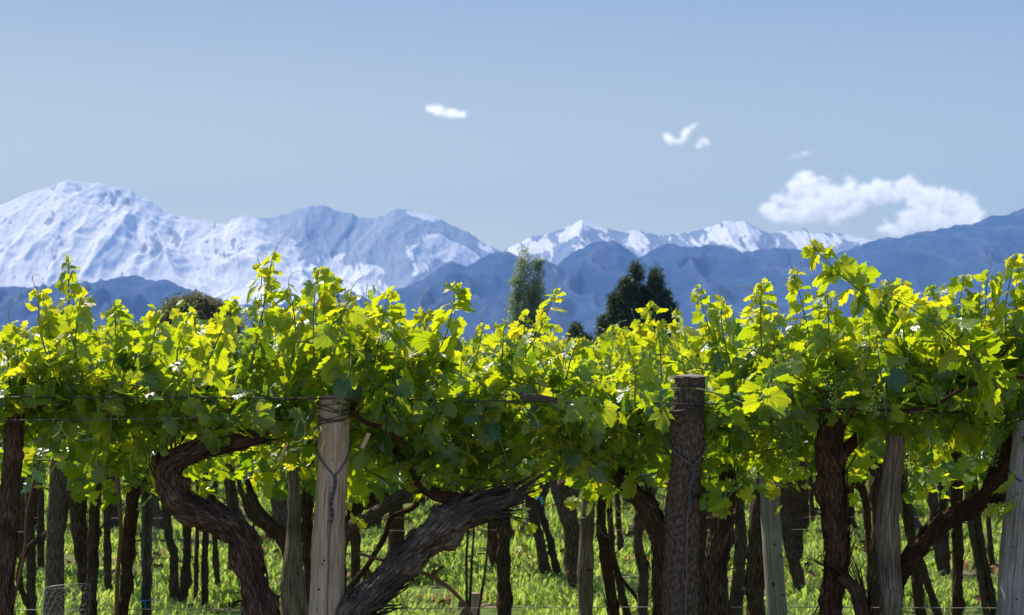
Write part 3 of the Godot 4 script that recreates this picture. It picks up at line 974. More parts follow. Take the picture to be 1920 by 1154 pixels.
func knots(root: Node3D, l: Array, depth: float, spots: Array) -> void:
	for s in spots:
		var c := post_surface(l, s[1], depth)
		var a := asin(clampf((at(s[0], s[1], depth).x - c[0].x) / c[1], -0.97, 0.97))
		var st := begin()
		var n := Vector3(sin(a), 0, cos(a))
		var p: Vector3 = c[0] - root.position + n * (c[1] + 0.0015)
		var side := n.cross(Vector3.UP)
		for j in 10:
			var a0 := TAU * j / 10
			var a1 := TAU * (j + 1) / 10
			for q in [Vector2.ZERO, Vector2(cos(a0), sin(a0)), Vector2(cos(a1), sin(a1))]:
				st.set_uv(Vector2.ZERO)
				st.add_vertex(p + side * q.x * s[2] + Vector3.UP * q.y * s[2] * s[3] + n * (0.0012 if q == Vector2.ZERO else -0.002))
		part("knot_hole", done(st), M.hole, root)


# ------------------------------------------------------------------ vines
func vine_trunk(root: Node3D, line: Array, depth: float, material: Material, sides: int, step: float, relief: float, lump: float, twist: float, called := "trunk", grounded := true) -> Array:
	var l := to_ground(line, depth) if grounded else []
	if not grounded:
		for p in line: l.append([at(p[0], p[1], depth + (p[3] if p.size() > 3 else 0.0)), p[2] * 0.5 / FOC * depth])
	var s := split(l, root.position)
	s[0].reverse(); s[1].reverse()
	var st := begin()
	limb(st, s[0], s[1], sides, step, relief, lump, twist, line[0][0] * 0.013)
	part(called, done(st), material, root)
	return s


# strips of loose bark that lift off a trunk
func loose_bark(root: Node3D, s: Array, count: int, seed_at: int, material: Material) -> void:
	var r := RandomNumberGenerator.new()
	r.seed = seed_at
	var st := begin()
	for k in count:
		var t: float = r.randf_range(0.05, 0.97) * (s[0].size() - 1)
		var c: Vector3 = catmull(s[0], t)
		var c2: Vector3 = catmull(s[0], minf(t + 0.05, s[0].size() - 1.0))
		var along := (c2 - c).normalized()
		if along.length() < 0.5: continue
		var n := along.cross(Vector3(r.randfn(), r.randfn(), r.randfn() + 0.6)).normalized()
		var rad: float = catmull(s[1], t)
		var side := along.cross(n) * r.randf_range(0.002, 0.008)
		var ln := r.randf_range(0.04, 0.19)
		var curl := r.randf_range(0.005, 0.05) if r.randf() < 0.35 else r.randf_range(0.0, 0.012)
		var p0 := c + n * rad * 0.93
		var p1 := p0 + along * ln * 0.5 + n * (rad * 0.1 + curl * 0.15)
		var p2 := p0 + along * ln + n * (rad * 0.08 + curl) + Vector3.DOWN * curl * 0.6
		var tk := n * 0.0012
		for q in [[p0, p1, 1.0, 0.9], [p1, p2, 0.9, 0.15]]:
			var a: Vector3 = q[0] - side * q[2]
			var b: Vector3 = q[0] + side * q[2]
			var d: Vector3 = q[1] - side * q[3]
			var e: Vector3 = q[1] + side * q[3]
			for v in [a + tk, d + tk, e + tk, a + tk, e + tk, b + tk, a, e, d, a, b, e]:
				st.set_uv(Vector2(r.randf(), v.y)); st.add_vertex(v)
	var o := part("loose_bark", done(st), material, root)
	tag(o, "", "", "", "stuff")


var leaves_of := {}      # root -> leaf poses still to be set out


# a green shoot: a cane with leaves left and right, smaller and yellower towards its tip
func shoot(root: Node3D, r: RandomNumberGenerator, from: Vector3, to: Vector3, size: float, sag: float, gap := 0.05, tip_young := 0.8, with_tendril := true, brown := false) -> void:
	var o := root.position
	var way := to - from
	var ln := way.length()
	var mid := from.lerp(to, 0.5) + Vector3(r.randfn() * 0.04, sag * ln + r.randfn() * 0.02, r.randfn() * 0.05) * clampf(ln, 0.2, 1.0)
	var pts := [from - o, mid - o, to - o]
	part("shoot", tube(pts, 0.0045 if ln > 0.4 else 0.0035, 0.0014, 5, 0.04), M.red_cane if brown else M.green_cane, root)
	var n := int(ln / gap)
	var side := way.normalized().cross(Vector3(r.randfn() * 0.4, 0.3, 1)).normalized()
	for k in range(1, n + 1):
		var t := float(k) / n
		var p: Vector3 = catmull(pts, t * 2.0)
		var sz := size * (1.0 - 0.58 * pow(t, 3.5)) * r.randf_range(0.72, 1.2)
		if k == n: sz *= 0.75
		var out := (side * (1.0 if k % 2 else -1.0) + Vector3(r.randfn(), r.randfn() * 0.5 + 0.15, r.randfn()) * 0.5).normalized()
		var pose := leaf_pose(r, out, p + out * sz * 0.45, sz)
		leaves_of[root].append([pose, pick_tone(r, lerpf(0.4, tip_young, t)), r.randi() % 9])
	# the growing tip: a tuft of very small young leaves
	for k in 4:
		var sz := size * r.randf_range(0.26, 0.46)
		var out := (way.normalized() * 0.7 + Vector3(r.randfn(), r.randfn() * 0.6, r.randfn()) * 0.8).normalized()
		var pose := leaf_pose(r, out, (pts[2] as Vector3) - way.normalized() * 0.012 * k + out * sz * 0.4, sz)
		leaves_of[root].append([pose, 0 if r.randf() < 0.35 else 1, r.randi() % 9])
	if with_tendril and r.randf() < 0.5:
		tendril(root, r, pts[2] as Vector3, way.normalized())


func tendril(root: Node3D, r: RandomNumberGenerator, from: Vector3, dir: Vector3) -> void:
	var pts := []
	var d := (dir + Vector3(r.randfn(), r.randfn(), r.randfn()) * 0.5).normalized()
	var p := from
	var turn := Vector3(r.randfn(), r.randfn(), r.randfn()).normalized()
	for k in 9:
		pts.append(p)
		p += d * 0.013
		d = d.rotated(turn, 0.16 + 0.07 * k)
	part("tendril", tube(pts, 0.0015, 0.0008, 4, 0.008), M.tendril, root)


# the two posts of the first row stand free of leaves on the side nearest the camera
func clear_of_posts(p: Vector3) -> bool:
	for q in [[627.0, 742.0, 0.085], [1288.0, 704.0, 0.095]]:
		var top := at(q[0], q[1], 6.5)
		if absf(p.x - top.x) < q[2] and p.y < top.y + 0.03 and p.z > -6.56: return false
	return true


func set_leaves(root: Node3D, most: int) -> void:
	var list: Array = leaves_of[root]
	# the ones nearest the camera and largest are leaves of their own
	list.sort_custom(func(a, b): return a[0].origin.z + a[0].basis.x.length() * 2.0 > b[0].origin.z + b[0].basis.x.length() * 2.0)
	list = list.filter(func(e): return clear_of_posts(e[0].origin + root.position))
	var rest := [[], [], [], []]
	for i in list.size():
		var pose: Transform3D = list[i][0]
		if i < most:
			var l := part("leaf", leaf_meshes[list[i][1]][list[i][2]], null, root)
			l.transform = pose
		else:
			rest[list[i][1]].append([pose, list[i][2]])
	for tone in 4:
		if rest[tone].is_empty(): continue
		var mm := MultiMesh.new()
		mm.transform_format = MultiMesh.TRANSFORM_3D
		mm.mesh = leaf_meshes[tone][tone + 1]
		mm.instance_count = rest[tone].size()
		for i in rest[tone].size(): mm.set_instance_transform(i, rest[tone][i][0])
		var o := MultiMeshInstance3D.new()
		o.name = "foliage"
		o.multimesh = mm
		root.add_child(o, true)
		tag(o, "", "", "", "stuff")


var front_top := [[-600, 610], [0, 615], [60, 605], [140, 620], [200, 650], [300, 640], [420, 615], [500, 590], [580, 575], [660, 600], [760, 620], [860, 640], [960, 658], [1060, 682], [1130, 700], [1190, 690], [1262, 745], [1325, 745], [1345, 650], [1420, 605], [1500, 585], [1600, 580], [1720, 575], [1800, 590], [1880, 570], [2000, 560], [2600, 590]]
var front_low := [[-600, 850], [0, 840], [60, 850], [150, 850], [240, 900], [300, 870], [420, 850], [480, 835], [540, 835], [600, 810], [655, 850], [720, 880], [780, 905], [860, 925], [940, 915], [1000, 900], [1100, 890], [1180, 880], [1250, 850], [1330, 850], [1400, 880], [1480, 870], [1540, 825], [1600, 830], [1680, 860], [1760, 860], [1850, 870], [1920, 840], [2600, 850]]


func front_foliage(root: Node3D, px0: float, px1: float, depth: float, seed_at: int, density := 1.0) -> void:
	var r := RandomNumberGenerator.new()
	r.seed = seed_at
	var wide := px1 - px0
	# shoots that start at the wire and fan out
	for k in int(wide / 7.2 * density):
		var px := r.randf_range(px0, px1)
		var top := crest_at(front_top, px)
		var low := crest_at(front_low, px)
		var start := at(px, r.randf_range(745, 800), depth + r.randfn() * 0.14)
		var ex := px + r.randfn() * 85.0
		var u := r.randf()
		var ey := lerpf(maxf(crest_at(front_top, ex), top) + 15.0, 740.0, pow(u, 1.4)) if u < 0.8 else lerpf(770.0, minf(low, crest_at(front_low, ex)) - 25.0, r.randf())
		var fwd := r.randf_range(-0.10, 0.62)
		shoot(root, r, start, at(ex, ey, depth + fwd), r.randf_range(0.040, 0.070), r.randf_range(0.0, 0.16), 0.027, 0.75, k % 3 == 0, k % 4 == 0)
	# shoots that hang down to the lower edge
	for k in int(wide / 30.0 * density):
		var px := r.randf_range(px0, px1)
		var low := crest_at(front_low, px)
		shoot(root, r, at(px + r.randfn() * 40.0, r.randf_range(740, 790), depth + r.randfn() * 0.12), at(px, low - r.randf_range(12, 40), depth + r.randf_range(-0.10, 0.5)), r.randf_range(0.042, 0.078), 0.12, 0.029, 0.3, false, false)
	for k in int(wide / 16.0 * density):
		var px := r.randf_range(px0, px1)
		var low := crest_at(front_low, px)
		if low > 878.0:
			shoot(root, r, at(px + r.randfn() * 30.0, r.randf_range(770, 830), depth + r.randf_range(0.0, 0.5)), at(px, low - r.randf_range(0, 25), depth + r.randf_range(-0.08, 0.6)), r.randf_range(0.05, 0.085), 0.08, 0.027, 0.25, false, false)
	# the inside of the canopy
	var places := [[], [], [], []]
	for k in int(wide / 8.0 * density):
		var px := r.randf_range(px0, px1)
		var top := crest_at(front_top, px) + 40.0
		var low := crest_at(front_low, px) - 26.0
		var py := lerpf(top, low, r.randf())
		var p := at(px, py, depth + r.randf_range(0.12, 1.15)) - root.position
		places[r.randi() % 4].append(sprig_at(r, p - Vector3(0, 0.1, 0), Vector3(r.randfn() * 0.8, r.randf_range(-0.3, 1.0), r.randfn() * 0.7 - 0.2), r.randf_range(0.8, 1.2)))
	for v in 4: sprig_mm(r, places[v], root, v)


func grape_cluster(root: Node3D, px: float, py: float, depth: float, long: float, seed_at: int) -> void:
	var r := RandomNumberGenerator.new()
	r.seed = seed_at
	var st := begin()
	var p := at(px, py, depth) - root.position
	limb(st, [p + Vector3(0, 0.05, 0), p + Vector3(0.004, -long * 0.5, 0), p + Vector3(-0.003, -long, 0)], [0.002, 0.0018, 0.001], 4, 0.03)
	for k in int(long * 520.0):
		var t := r.randf()
		var rad := (0.034 * (1.0 - t) + 0.008) * sqrt(r.randf_range(0.2, 1.0))
		var a := r.randf() * TAU
		var c := p + Vector3(cos(a) * rad, -t * long, sin(a) * rad)
		var s := r.randf_range(0.0034, 0.0052)
		var ring := []
		for j in 6: ring.append(Vector3(cos(TAU * j / 6), 0, sin(TAU * j / 6)) * s)
		for j in 6:
			for q in [ring[j], Vector3.UP * s, ring[(j + 1) % 6]]: st.set_uv(Vector2.ZERO); st.add_vertex(c + q)
			for q in [ring[j], ring[(j + 1) % 6], Vector3.DOWN * s]: st.set_uv(Vector2.ZERO); st.add_vertex(c + q)
	part("grape_cluster", done(st), M.grape, root)


func new_vine(label: String, px: float, depth: float, group := "") -> Node3D:
	var p := at(px, 655, depth)
	var root := thing("grapevine", label, "grapevine", Vector3(p.x, 0, p.z), group)
	leaves_of[root] = []
	return root


# the front row, vine by vine
func make_front_row() -> void:
	var d := 6.5
	var r := RandomNumberGenerator.new()
	r.seed = 42
	var vines := []
	var v := new_vine("dark bark vine with a nearly straight trunk, before the grey leaning post", 15, d)
	loose_bark(v, vine_trunk(v, [[30, 770, 34], [24, 830, 34], [16, 930, 36], [10, 1060, 34], [6, 1154, 34]], d, M.bark, 26, 0.012, 0.17, 0.32, 1.6), 60, 1, M.bark)
	vines.append([v, -480, 150])
	v = new_vine("gnarled vine whose thick dark trunk bends like an S below its arm", 470, d)
	var s := vine_trunk(v, [[492, 815, 26, 0.1], [440, 828, 32, 0.05], [380, 842, 38], [325, 868, 44], [318, 905, 50], [352, 950, 54], [405, 975, 56], [447, 1010, 56], [470, 1075, 56], [490, 1154, 58]], d, M.bark, 48, 0.009, 0.20, 0.42, 2.2)
	loose_bark(v, s, 200, 2, M.bark)
	vine_trunk(v, [[292, 850, 18, 0.0], [300, 870, 26], [320, 890, 36]], d, M.bark, 18, 0.012, 0.14, 0.2, 1.0, "arm", false)
	vines.append([v, 150, 545])
	v = new_vine("old vine leaning out from behind the pale post, its grey shaggy trunk thick-headed", 640, d)
	s = vine_trunk(v, [[962, 925, 18], [940, 938, 34], [905, 950, 58], [862, 965, 64], [815, 1000, 58], [765, 1045, 56], [715, 1100, 58], [672, 1140, 62], [640, 1190, 66]], d, M.bark_grey, 52, 0.009, 0.20, 0.40, 2.0)
	loose_bark(v, s, 360, 3, M.bark_grey)
	s = vine_trunk(v, [[745, 850, 14, 0.1], [778, 895, 18, 0.1], [812, 925, 22, 0.05], [850, 935, 24, 0.0], [890, 945, 30, 0.0]], d, M.bark_brown, 18, 0.012, 0.14, 0.25, 1.5, "arm", false)
	loose_bark(v, s, 26, 4, M.bark_brown)
	vine_trunk(v, [[958, 905, 9], [962, 925, 14], [950, 942, 20]], d - 0.04, M.bark_grey, 14, 0.01, 0.15, 0.3, 1.5, "spur", false)
	for q in [[[786, 985], [812, 1000], [800, 1022], [852, 1045]], [[905, 975], [876, 985], [862, 1010], [850, 1046]], [[918, 968], [895, 975], [880, 1000]], [[755, 1075], [745, 1100], [768, 1154]], [[830, 990], [850, 1002], [838, 1020]]]:
		var pts := []
		for p in q: pts.append(at(p[0], p[1], d - 0.02) - v.position)
		part("aerial_root", tube(pts, 0.0035, 0.0012, 5, 0.01), M.bark, v)
	vine_trunk(v, [[668, 1038, 5], [720, 1052, 6], [800, 1078, 7], [850, 1110, 7], [882, 1152, 8], [900, 1200, 8]], d + 0.05, M.red_cane, 8, 0.02, 0.05, 0.1, 0.0, "sucker", false)
	vines.append([v, 545, 1000])
	v = new_vine("shaggy dark vine arm bending down beside the barky post", 1236, d + 0.35)
	s = vine_trunk(v, [[1150, 880, 18], [1182, 918, 30], [1215, 955, 36], [1236, 1005, 36], [1240, 1090, 34], [1238, 1160, 34]], d + 0.35, M.bark, 40, 0.010, 0.20, 0.40, 2.0)
	loose_bark(v, s, 150, 5, M.bark)
	vines.append([v, 1000, 1290])
	v = new_vine("short thick stump-like vine trunk between the barky post and the slim grey post", 1350, d + 0.4)
	s = vine_trunk(v, [[1362, 870, 22], [1360, 930, 34], [1354, 990, 40], [1342, 1065, 42], [1346, 1154, 44]], d + 0.4, M.bark, 40, 0.010, 0.20, 0.42, 1.6)
	loose_bark(v, s, 60, 6, M.bark)
	vines.append([v, 1290, 1475])
	v = new_vine("stout upright vine with a broad fibrous brown trunk and a short stub low on it", 1562, d)
	s = vine_trunk(v, [[1560, 800, 46], [1553, 835, 50], [1560, 900, 50], [1566, 985, 50], [1568, 1060, 46], [1562, 1110, 38], [1557, 1154, 36]], d, M.bark_brown, 48, 0.009, 0.20, 0.30, 1.0)
	loose_bark(v, s, 190, 7, M.bark_brown)
	s = vine_trunk(v, [[1572, 1082, 10], [1590, 1092, 20], [1608, 1112, 26], [1620, 1154, 28], [1624, 1210, 28]], d - 0.05, M.bark, 20, 0.01, 0.18, 0.25, 1.0, "stub", false)
	loose_bark(v, s, 36, 8, M.bark)
	for q in [[[1592, 835, 14], [1612, 818, 20], [1580, 850, 26]]]:
		vine_trunk(v, q, d + 0.05, M.bark_brown, 16, 0.012, 0.15, 0.25, 1.0, "arm", false)
	grape_cluster(v, 1488, 800, d - 0.25, 0.15, 51)
	grape_cluster(v, 1468, 790, d - 0.2, 0.12, 52)
	grape_cluster(v, 1566, 715, d - 0.3, 0.11, 53)
	vines.append([v, 1475, 1730])
	v = new_vine("vine with a long slanting arm rising towards the pale cracked post", 1690, d + 0.12)
	s = vine_trunk(v, [[1895, 820, 30], [1886, 865, 40], [1868, 905, 44], [1842, 938, 34], [1800, 962, 33], [1755, 992, 32], [1722, 1030, 33], [1692, 1070, 34], [1676, 1110, 34], [1668, 1190, 34]], d + 0.12, M.bark_brown, 44, 0.009, 0.19, 0.40, 2.2)
	loose_bark(v, s, 220, 9, M.bark_brown)
	vine_trunk(v, [[1535, 768, 5], [1600, 768, 6], [1680, 770, 7], [1745, 764, 7], [1790, 738, 8], [1830, 720, 8], [1900, 709, 9], [1990, 700, 9]], d - 0.2, M.bark_brown, 12, 0.012, 0.12, 0.3, 0.5, "cane", false)
	grape_cluster(v, 1707, 850, d - 0.2, 0.16, 54)
	grape_cluster(v, 1864, 810, d - 0.2, 0.12, 55)
	grape_cluster(v, 1640, 735, d - 0.25, 0.1, 56)
	vines.append([v, 1730, 2080])
	v = new_vine("dark upright vine past the pale cracked post, last of the first row", 2250, d)
	loose_bark(v, vine_trunk(v, [[2250, 800, 36], [2240, 950, 40], [2255, 1154, 42]], d, M.bark, 22, 0.015, 0.14, 0.2, 1.2), 30, 10, M.bark)
	vines.append([v, 2080, 2420])
	# the shoots that stand out against the hills: [start px, py, tip px, py, dz, leaf size]
	var tall := [[95, 700, 70, 545, 0, 0.11], [150, 700, 128, 486, 0.1, 0.095], [140, 690, 150, 560, -0.1, 0.1], [60, 690, 20, 610, 0.1, 0.1], [215, 700, 216, 572, 0.1, 0.105], [270, 690, 292, 582, 0, 0.1], [245, 690, 262, 600, 0.2, 0.09], [380, 700, 440, 560, -0.2, 0.1], [470, 690, 512, 476, 0, 0.1], [500, 680, 490, 500, 0.15, 0.105], [545, 690, 542, 543, 0, 0.11], [590, 690, 598, 506, 0.05, 0.11], [640, 680, 628, 530, 0.1, 0.12], [610, 690, 655, 560, -0.2, 0.12], [700, 690, 728, 552, 0, 0.115], [745, 690, 738, 575, 0.2, 0.1], [790, 700, 790, 583, 0.1, 0.1], [810, 690, 856, 533, 0, 0.125], [880, 700, 906, 612, 0.1, 0.085], [940, 700, 945, 605, 0, 0.11], [960, 700, 1042, 545, -0.15, 0.085], [990, 700, 985, 595, 0.1, 0.11], [1060, 720, 1085, 640, 0.1, 0.1], [1190, 760, 1168, 620, -0.3, 0.1], [1210, 760, 1200, 610, 0.4, 0.09], [1240, 720, 1222, 568, 0.5, 0.085], [1365, 720, 1306, 538, 0.1, 0.085], [1370, 690, 1352, 570, 0.1, 0.1], [1430, 690, 1428, 530, 0, 0.1], [1470, 690, 1415, 548, 0.2, 0.1], [1530, 690, 1488, 507, 0.1, 0.1], [1560, 690, 1552, 548, 0, 0.12], [1690, 600, 1524, 462, -0.1, 0.125], [1880, 730, 1640, 540, -0.25, 0.13], [1800, 690, 1745, 540, 0, 0.125], [1700, 690, 1690, 535, 0, 0.12], [1780, 690, 1810, 518, 0.05, 0.105], [1850, 690, 1852, 515, 0, 0.11], [1890, 680, 1906, 480, 0.05, 0.12], [1930, 690, 1945, 500, 0, 0.12], [330, 690, 348, 610, -0.2, 0.1], [430, 690, 402, 600, 0.2, 0.1]]
	for t in tall:
		var home: Node3D = vines[0][0]
		for w in vines:
			if t[0] >= w[1] and t[0] < w[2]: home = w[0]
		shoot(home, r, at(t[0], t[1], d + t[4]), at(t[2], t[3], d + t[4] * 1.3), t[5] * 0.62, 0.04 if absf(t[0] - t[2]) < 100 else 0.10, 0.016, 0.95, true, false)
	var seed_at := 300
	for w in vines:
		front_foliage(w[0], w[1], w[2], d, seed_at, 1.0)
		seed_at += 1
	# leaves low down by themselves
	for q in [[1330, 940, 1362, 962, 0], [1310, 930, 1345, 985, 2], [1850, 955, 1872, 958, 4]]:
		var home: Node3D = vines[4 if q[4] < 4 else 6][0]
		shoot(home, r, at(q[0] + 60, q[1] - 30, d - 0.1), at(q[2], q[3], d - 0.2), 0.1, 0.1, 0.05, 0.7, false, false)
	# hanging tendrils by the trunks
	for q in [[108, 790], [175, 840], [245, 850], [275, 850], [1150, 950], [560, 790], [600, 800]]:
		for w in vines:
			if q[0] >= w[1] and q[0] < w[2]:
				var p := at(q[0], q[1], d - 0.3) - (w[0] as Node3D).position
				for k in 2: tendril(w[0], r, p + Vector3(k * 0.015, 0, 0), Vector3.DOWN)
	for w in vines: set_leaves(w[0], 300)


# vines of the rows behind
func rear_foliage(root: Node3D, r: RandomNumberGenerator, count: int, half: float, low: float, top: float, ahead: float) -> void:
	var places := [[], [], [], []]
	for k in count:
		var t := r.randf()
		var p := Vector3(r.randf_range(-half, half), lerpf(low, top, t) - 0.16, r.randf_range(-0.55, 0.55))
		places[r.randi() % 4].append(sprig_at(r, p, Vector3(r.randfn() * 0.7, 0.15 + t, r.randfn() * 0.6), r.randf_range(0.85, 1.25)))
	for v in 4: sprig_mm(r, places[v], root, v)


func make_rear_rows() -> void:
	var r := RandomNumberGenerator.new()
	r.seed = 4242
	# [label, depth (0: from where the trunk meets the soil), material, group, line from the top down, leaves]
	var list := [
		["dark slender vine trunk, first upright one past the grey leaning post", 9.0, "bark", [[189, 830, 18], [177, 975, 22], [170, 1152, 22]]],
		["thick dark vine trunk forking below the leaves next to the grey leaning post", 9.4, "bark", [[128, 870, 28], [142, 920, 36], [150, 1010, 30], [162, 1100, 26], [166, 1154, 26]]],
		["dark curving vine stem that bows out behind the grey leaning post", 9.6, "bark", [[120, 985, 10], [86, 1002, 12], [46, 1038, 12], [36, 1093, 12], [59, 1152, 13]]],
		["slim dark vine trunk between the thick forking trunk and the peeling one", 0.0, "bark", [[200, 900, 15], [201, 1054, 15], [206, 1125, 18]]],
		["brown vine trunk with peeling bark, just past the reddish hanging cane", 9.0, "brown", [[252, 900, 24], [242, 999, 26], [236, 1093, 24], [230, 1152, 22]]],
		["grey vine trunk wrapped in pale netting, with a blue tie near its foot", 9.2, "grey", [[276, 900, 20], [275, 1000, 20], [273, 1152, 20]]],
		["wavy vine trunk standing next to the netted one", 0.0, "bark", [[311, 930, 16], [315, 999, 17], [326, 1054, 18], [324, 1145, 20]]],
		["vine trunk leaning towards the wavy one, its foot in the grass", 0.0, "bark", [[350, 950, 16], [350, 1054, 18], [338, 1140, 20]]],
		["thin dark vine stem between the netted trunk and the S-bent vine", 0.0, "bark", [[370, 960, 8], [366, 1125, 10]]],
		["straight dark vine trunk a hand from the S-bent vine", 0.0, "bark", [[385, 960, 13], [383, 1140, 15]]],
		["slim vine trunk just outside the bend of the S-bent vine", 0.0, "bark", [[401, 980, 11], [409, 1113, 13]]],
		["thin vine trunk half covered by the S-bent vine", 0.0, "bark", [[433, 1000, 11], [433, 1093, 13]]],
		["vine with a dark arm rising out of a stake beside the pale post", 8.6, "bark", [[452, 890, 24], [470, 945, 30], [500, 983, 32], [530, 1010, 30], [548, 1060, 28], [556, 1154, 30]]],
		["dark vine trunk squeezed between the brown stake and the pale post", 9.0, "bark", [[576, 930, 24], [574, 1000, 26], [582, 1080, 24], [590, 1154, 24]]],
		["dark upright vine trunk showing past the edge of the pale post", 10.0, "bark", [[664, 880, 17], [664, 960, 17], [668, 1078, 18], [668, 1154, 18]]],
		["vine arm of grey twisted wood climbing behind the shaggy leaning vine", 8.6, "grey", [[782, 890, 20], [755, 928, 26], [700, 967, 28], [649, 999, 30], [630, 1060, 30], [628, 1154, 30]]],
		["dark knotted vine arm just above the grey twisted one", 8.9, "bark", [[742, 905, 18], [716, 924, 26], [690, 940, 24], [657, 958, 24], [640, 1000, 24], [636, 1154, 24]]],
		["thin reddish vine with crooked fork, seen through the gap by the pale post", 9.5, "brown", [[783, 920, 10], [775, 952, 11], [735, 970, 10], [720, 1010, 11], [690, 1060, 11], [650, 1110, 12], [640, 1154, 12]]],
		["dark straight vine trunk below the head of the shaggy leaning vine", 9.0, "bark", [[943, 930, 27], [944, 1020, 26], [946, 1154, 27]]],
		["slanting dark vine trunk beside the cyan ribbon", 0.0, "bark", [[993, 920, 20], [1004, 980, 20], [1031, 1093, 22]]],
		["slim slanting vine trunk that carries the cyan ribbon", 0.0, "bark", [[1010, 930, 13], [1030, 1010, 14], [1050, 1089, 16]]],
		["broad dark vine trunk between the cyan ribbon and the barked brown stake", 0.0, "bark", [[1062, 890, 34], [1070, 990, 34], [1083, 1121, 36]]],
		["curving vine trunk tied by a loop of wire to the barked brown stake", 9.0, "brown", [[1130, 880, 20], [1128, 960, 20], [1130, 1015, 22], [1142, 1090, 22], [1150, 1154, 22]]],
		["thin vine stem crossing low behind the tied vine", 10.0, "bark", [[1145, 1000, 12], [1158, 1080, 14], [1176, 1154, 16]]],
		["small vine trunk with its foot hidden behind the tied vine", 0.0, "bark", [[1157, 930, 11], [1166, 1050, 13]]],
		["wavy pale-edged vine trunk before the shaggy arm of the barky post", 9.5, "grey", [[1206, 940, 16], [1196, 1015, 20], [1206, 1074, 20], [1204, 1154, 20]]],
		["dark vine trunk showing past the sunless side of the barky post", 9.0, "bark", [[1312, 900, 20], [1312, 1000, 22], [1310, 1154, 24]]],
		["thick shaggy vine trunk hard against the slim grey post", 8.2, "bark", [[1428, 900, 24], [1420, 970, 34], [1418, 1060, 36], [1416, 1154, 36]]],
		["pale grey vine trunk between the two dark stumps", 9.3, "grey", [[1382, 870, 20], [1389, 1000, 22], [1386, 1080, 24], [1377, 1152, 26]]],
		["leaning vine trunk that meets the grass just past the slim grey post", 0.0, "bark", [[1463, 880, 20], [1470, 970, 22], [1492, 1070, 24], [1506, 1125, 26]]],
		["small dark vine trunk in the sunny gap before the stout upright vine", 0.0, "bark", [[1501, 880, 12], [1506, 940, 13], [1514, 995, 15]]],
		["tiny vine trunk at the edge of the stout upright vine", 0.0, "bark", [[1520, 900, 9], [1526, 987, 11]]],
		["vine with an arm reaching across the gap to a light brown stem", 10.5, "brown", [[1585, 880, 12], [1600, 895, 16], [1618, 920, 16], [1627, 980, 14], [1632, 1060, 14], [1636, 1154, 14]]],
		["dark straight vine trunk beside the weathered driftwood-like stake", 9.2, "bark", [[1643, 880, 22], [1644, 1000, 23], [1644, 1154, 24]]],
		["leaning dark vine trunk emerging from behind the weathered stake", 9.6, "bark", [[1696, 930, 18], [1706, 990, 20], [1718, 1080, 21], [1727, 1154, 20]]],
		["low slanting vine trunk under the long arm", 10.5, "bark", [[1722, 1040, 14], [1738, 1090, 15], [1760, 1154, 16]]],
		["crooked vine trunk bending inward behind the long arm", 0.0, "bark", [[1719, 870, 18], [1744, 915, 20], [1756, 990, 20], [1770, 1078, 22]]],
		["slim dark vine trunk just past the crooked one behind the long arm", 0.0, "bark", [[1764, 850, 15], [1770, 960, 16], [1774, 1074, 17]]],
		["straight dark vine trunk crossing behind the long arm from leaves to soil", 9.3, "brown", [[1793, 850, 20], [1796, 1000, 20], [1795, 1154, 20]]],
		["pale leaning vine trunk past the straight one behind the long arm", 9.8, "grey", [[1810, 850, 16], [1822, 980, 15], [1840, 1090, 15], [1850, 1154, 15]]],
		["dark leaning vine trunk alongside the pale leaning one", 9.8, "bark", [[1826, 900, 16], [1836, 1000, 18], [1852, 1090, 18], [1867, 1154, 18]]],
		["thin vine trunk just before the pale cracked post", 0.0, "bark", [[1853, 950, 10], [1864, 1074, 12]]],
		["dark vine trunk near the curving stem and the first barked trunk", 11.0, "bark", [[52, 880, 14], [56, 980, 16], [58, 1100, 18]]],
		["small dark stump of a vine in the grass behind the grey leaning post", 0.0, "bark", [[76, 1010, 14], [76, 1085, 16]]],
		["thin vine stem, one of a pair of bare stems under the shaggy leaning vine", 10.5, "bark", [[877, 985, 4], [874, 1060, 5], [876, 1154, 6]]],
		["second bare thin vine stem under the shaggy leaning vine, close to the first", 10.6, "bark", [[888, 985, 4], [884, 1060, 5], [880, 1154, 6]]],
		["bent bare vine stem between the paired stems and the dark straight trunk", 10.8, "bark", [[916, 980, 4], [912, 1050, 4], [902, 1120, 5], [896, 1154, 5]]],
	]
	var mats := {"bark": M.bark, "brown": M.bark_brown, "grey": M.bark_grey}
	var ktop := func(px: float) -> float:
		return lerpf(1.78, 1.63, smoothstep(780, 960, px)) if px < 1150 else lerpf(1.64, 1.80, smoothstep(1150, 1260, px))
	for it in list:
		var line: Array = it[3]
		var depth: float = it[1]
		if depth == 0.0: depth = EYE * FOC / (line[-1][1] - HORIZON)
		# run on up into the leaves
		var up: Array = [line[0][0] + (line[0][0] - line[1][0]) * 0.35, HORIZON + 0.32 * FOC / depth, line[0][2] * 0.85]
		var full := line.duplicate()
		if up[1] < line[0][1] - 15 and not "arm" in it[0]: full.push_front(up)
		var v := new_vine(it[0], line[-1][0], depth)
		var s := vine_trunk(v, full, depth, mats[it[2]], 18 if depth < 10.2 else 12, 0.02 if depth < 10.2 else 0.035, 0.16, 0.38, 1.6)
		if depth < 9.7 and line[-1][2] > 18: loose_bark(v, s, 34, int(line[0][0]), mats[it[2]])
		rear_foliage(v, r, 20 if line[-1][2] > 12 else 9, 0.36, 1.16, ktop.call(line[0][0]), 0)
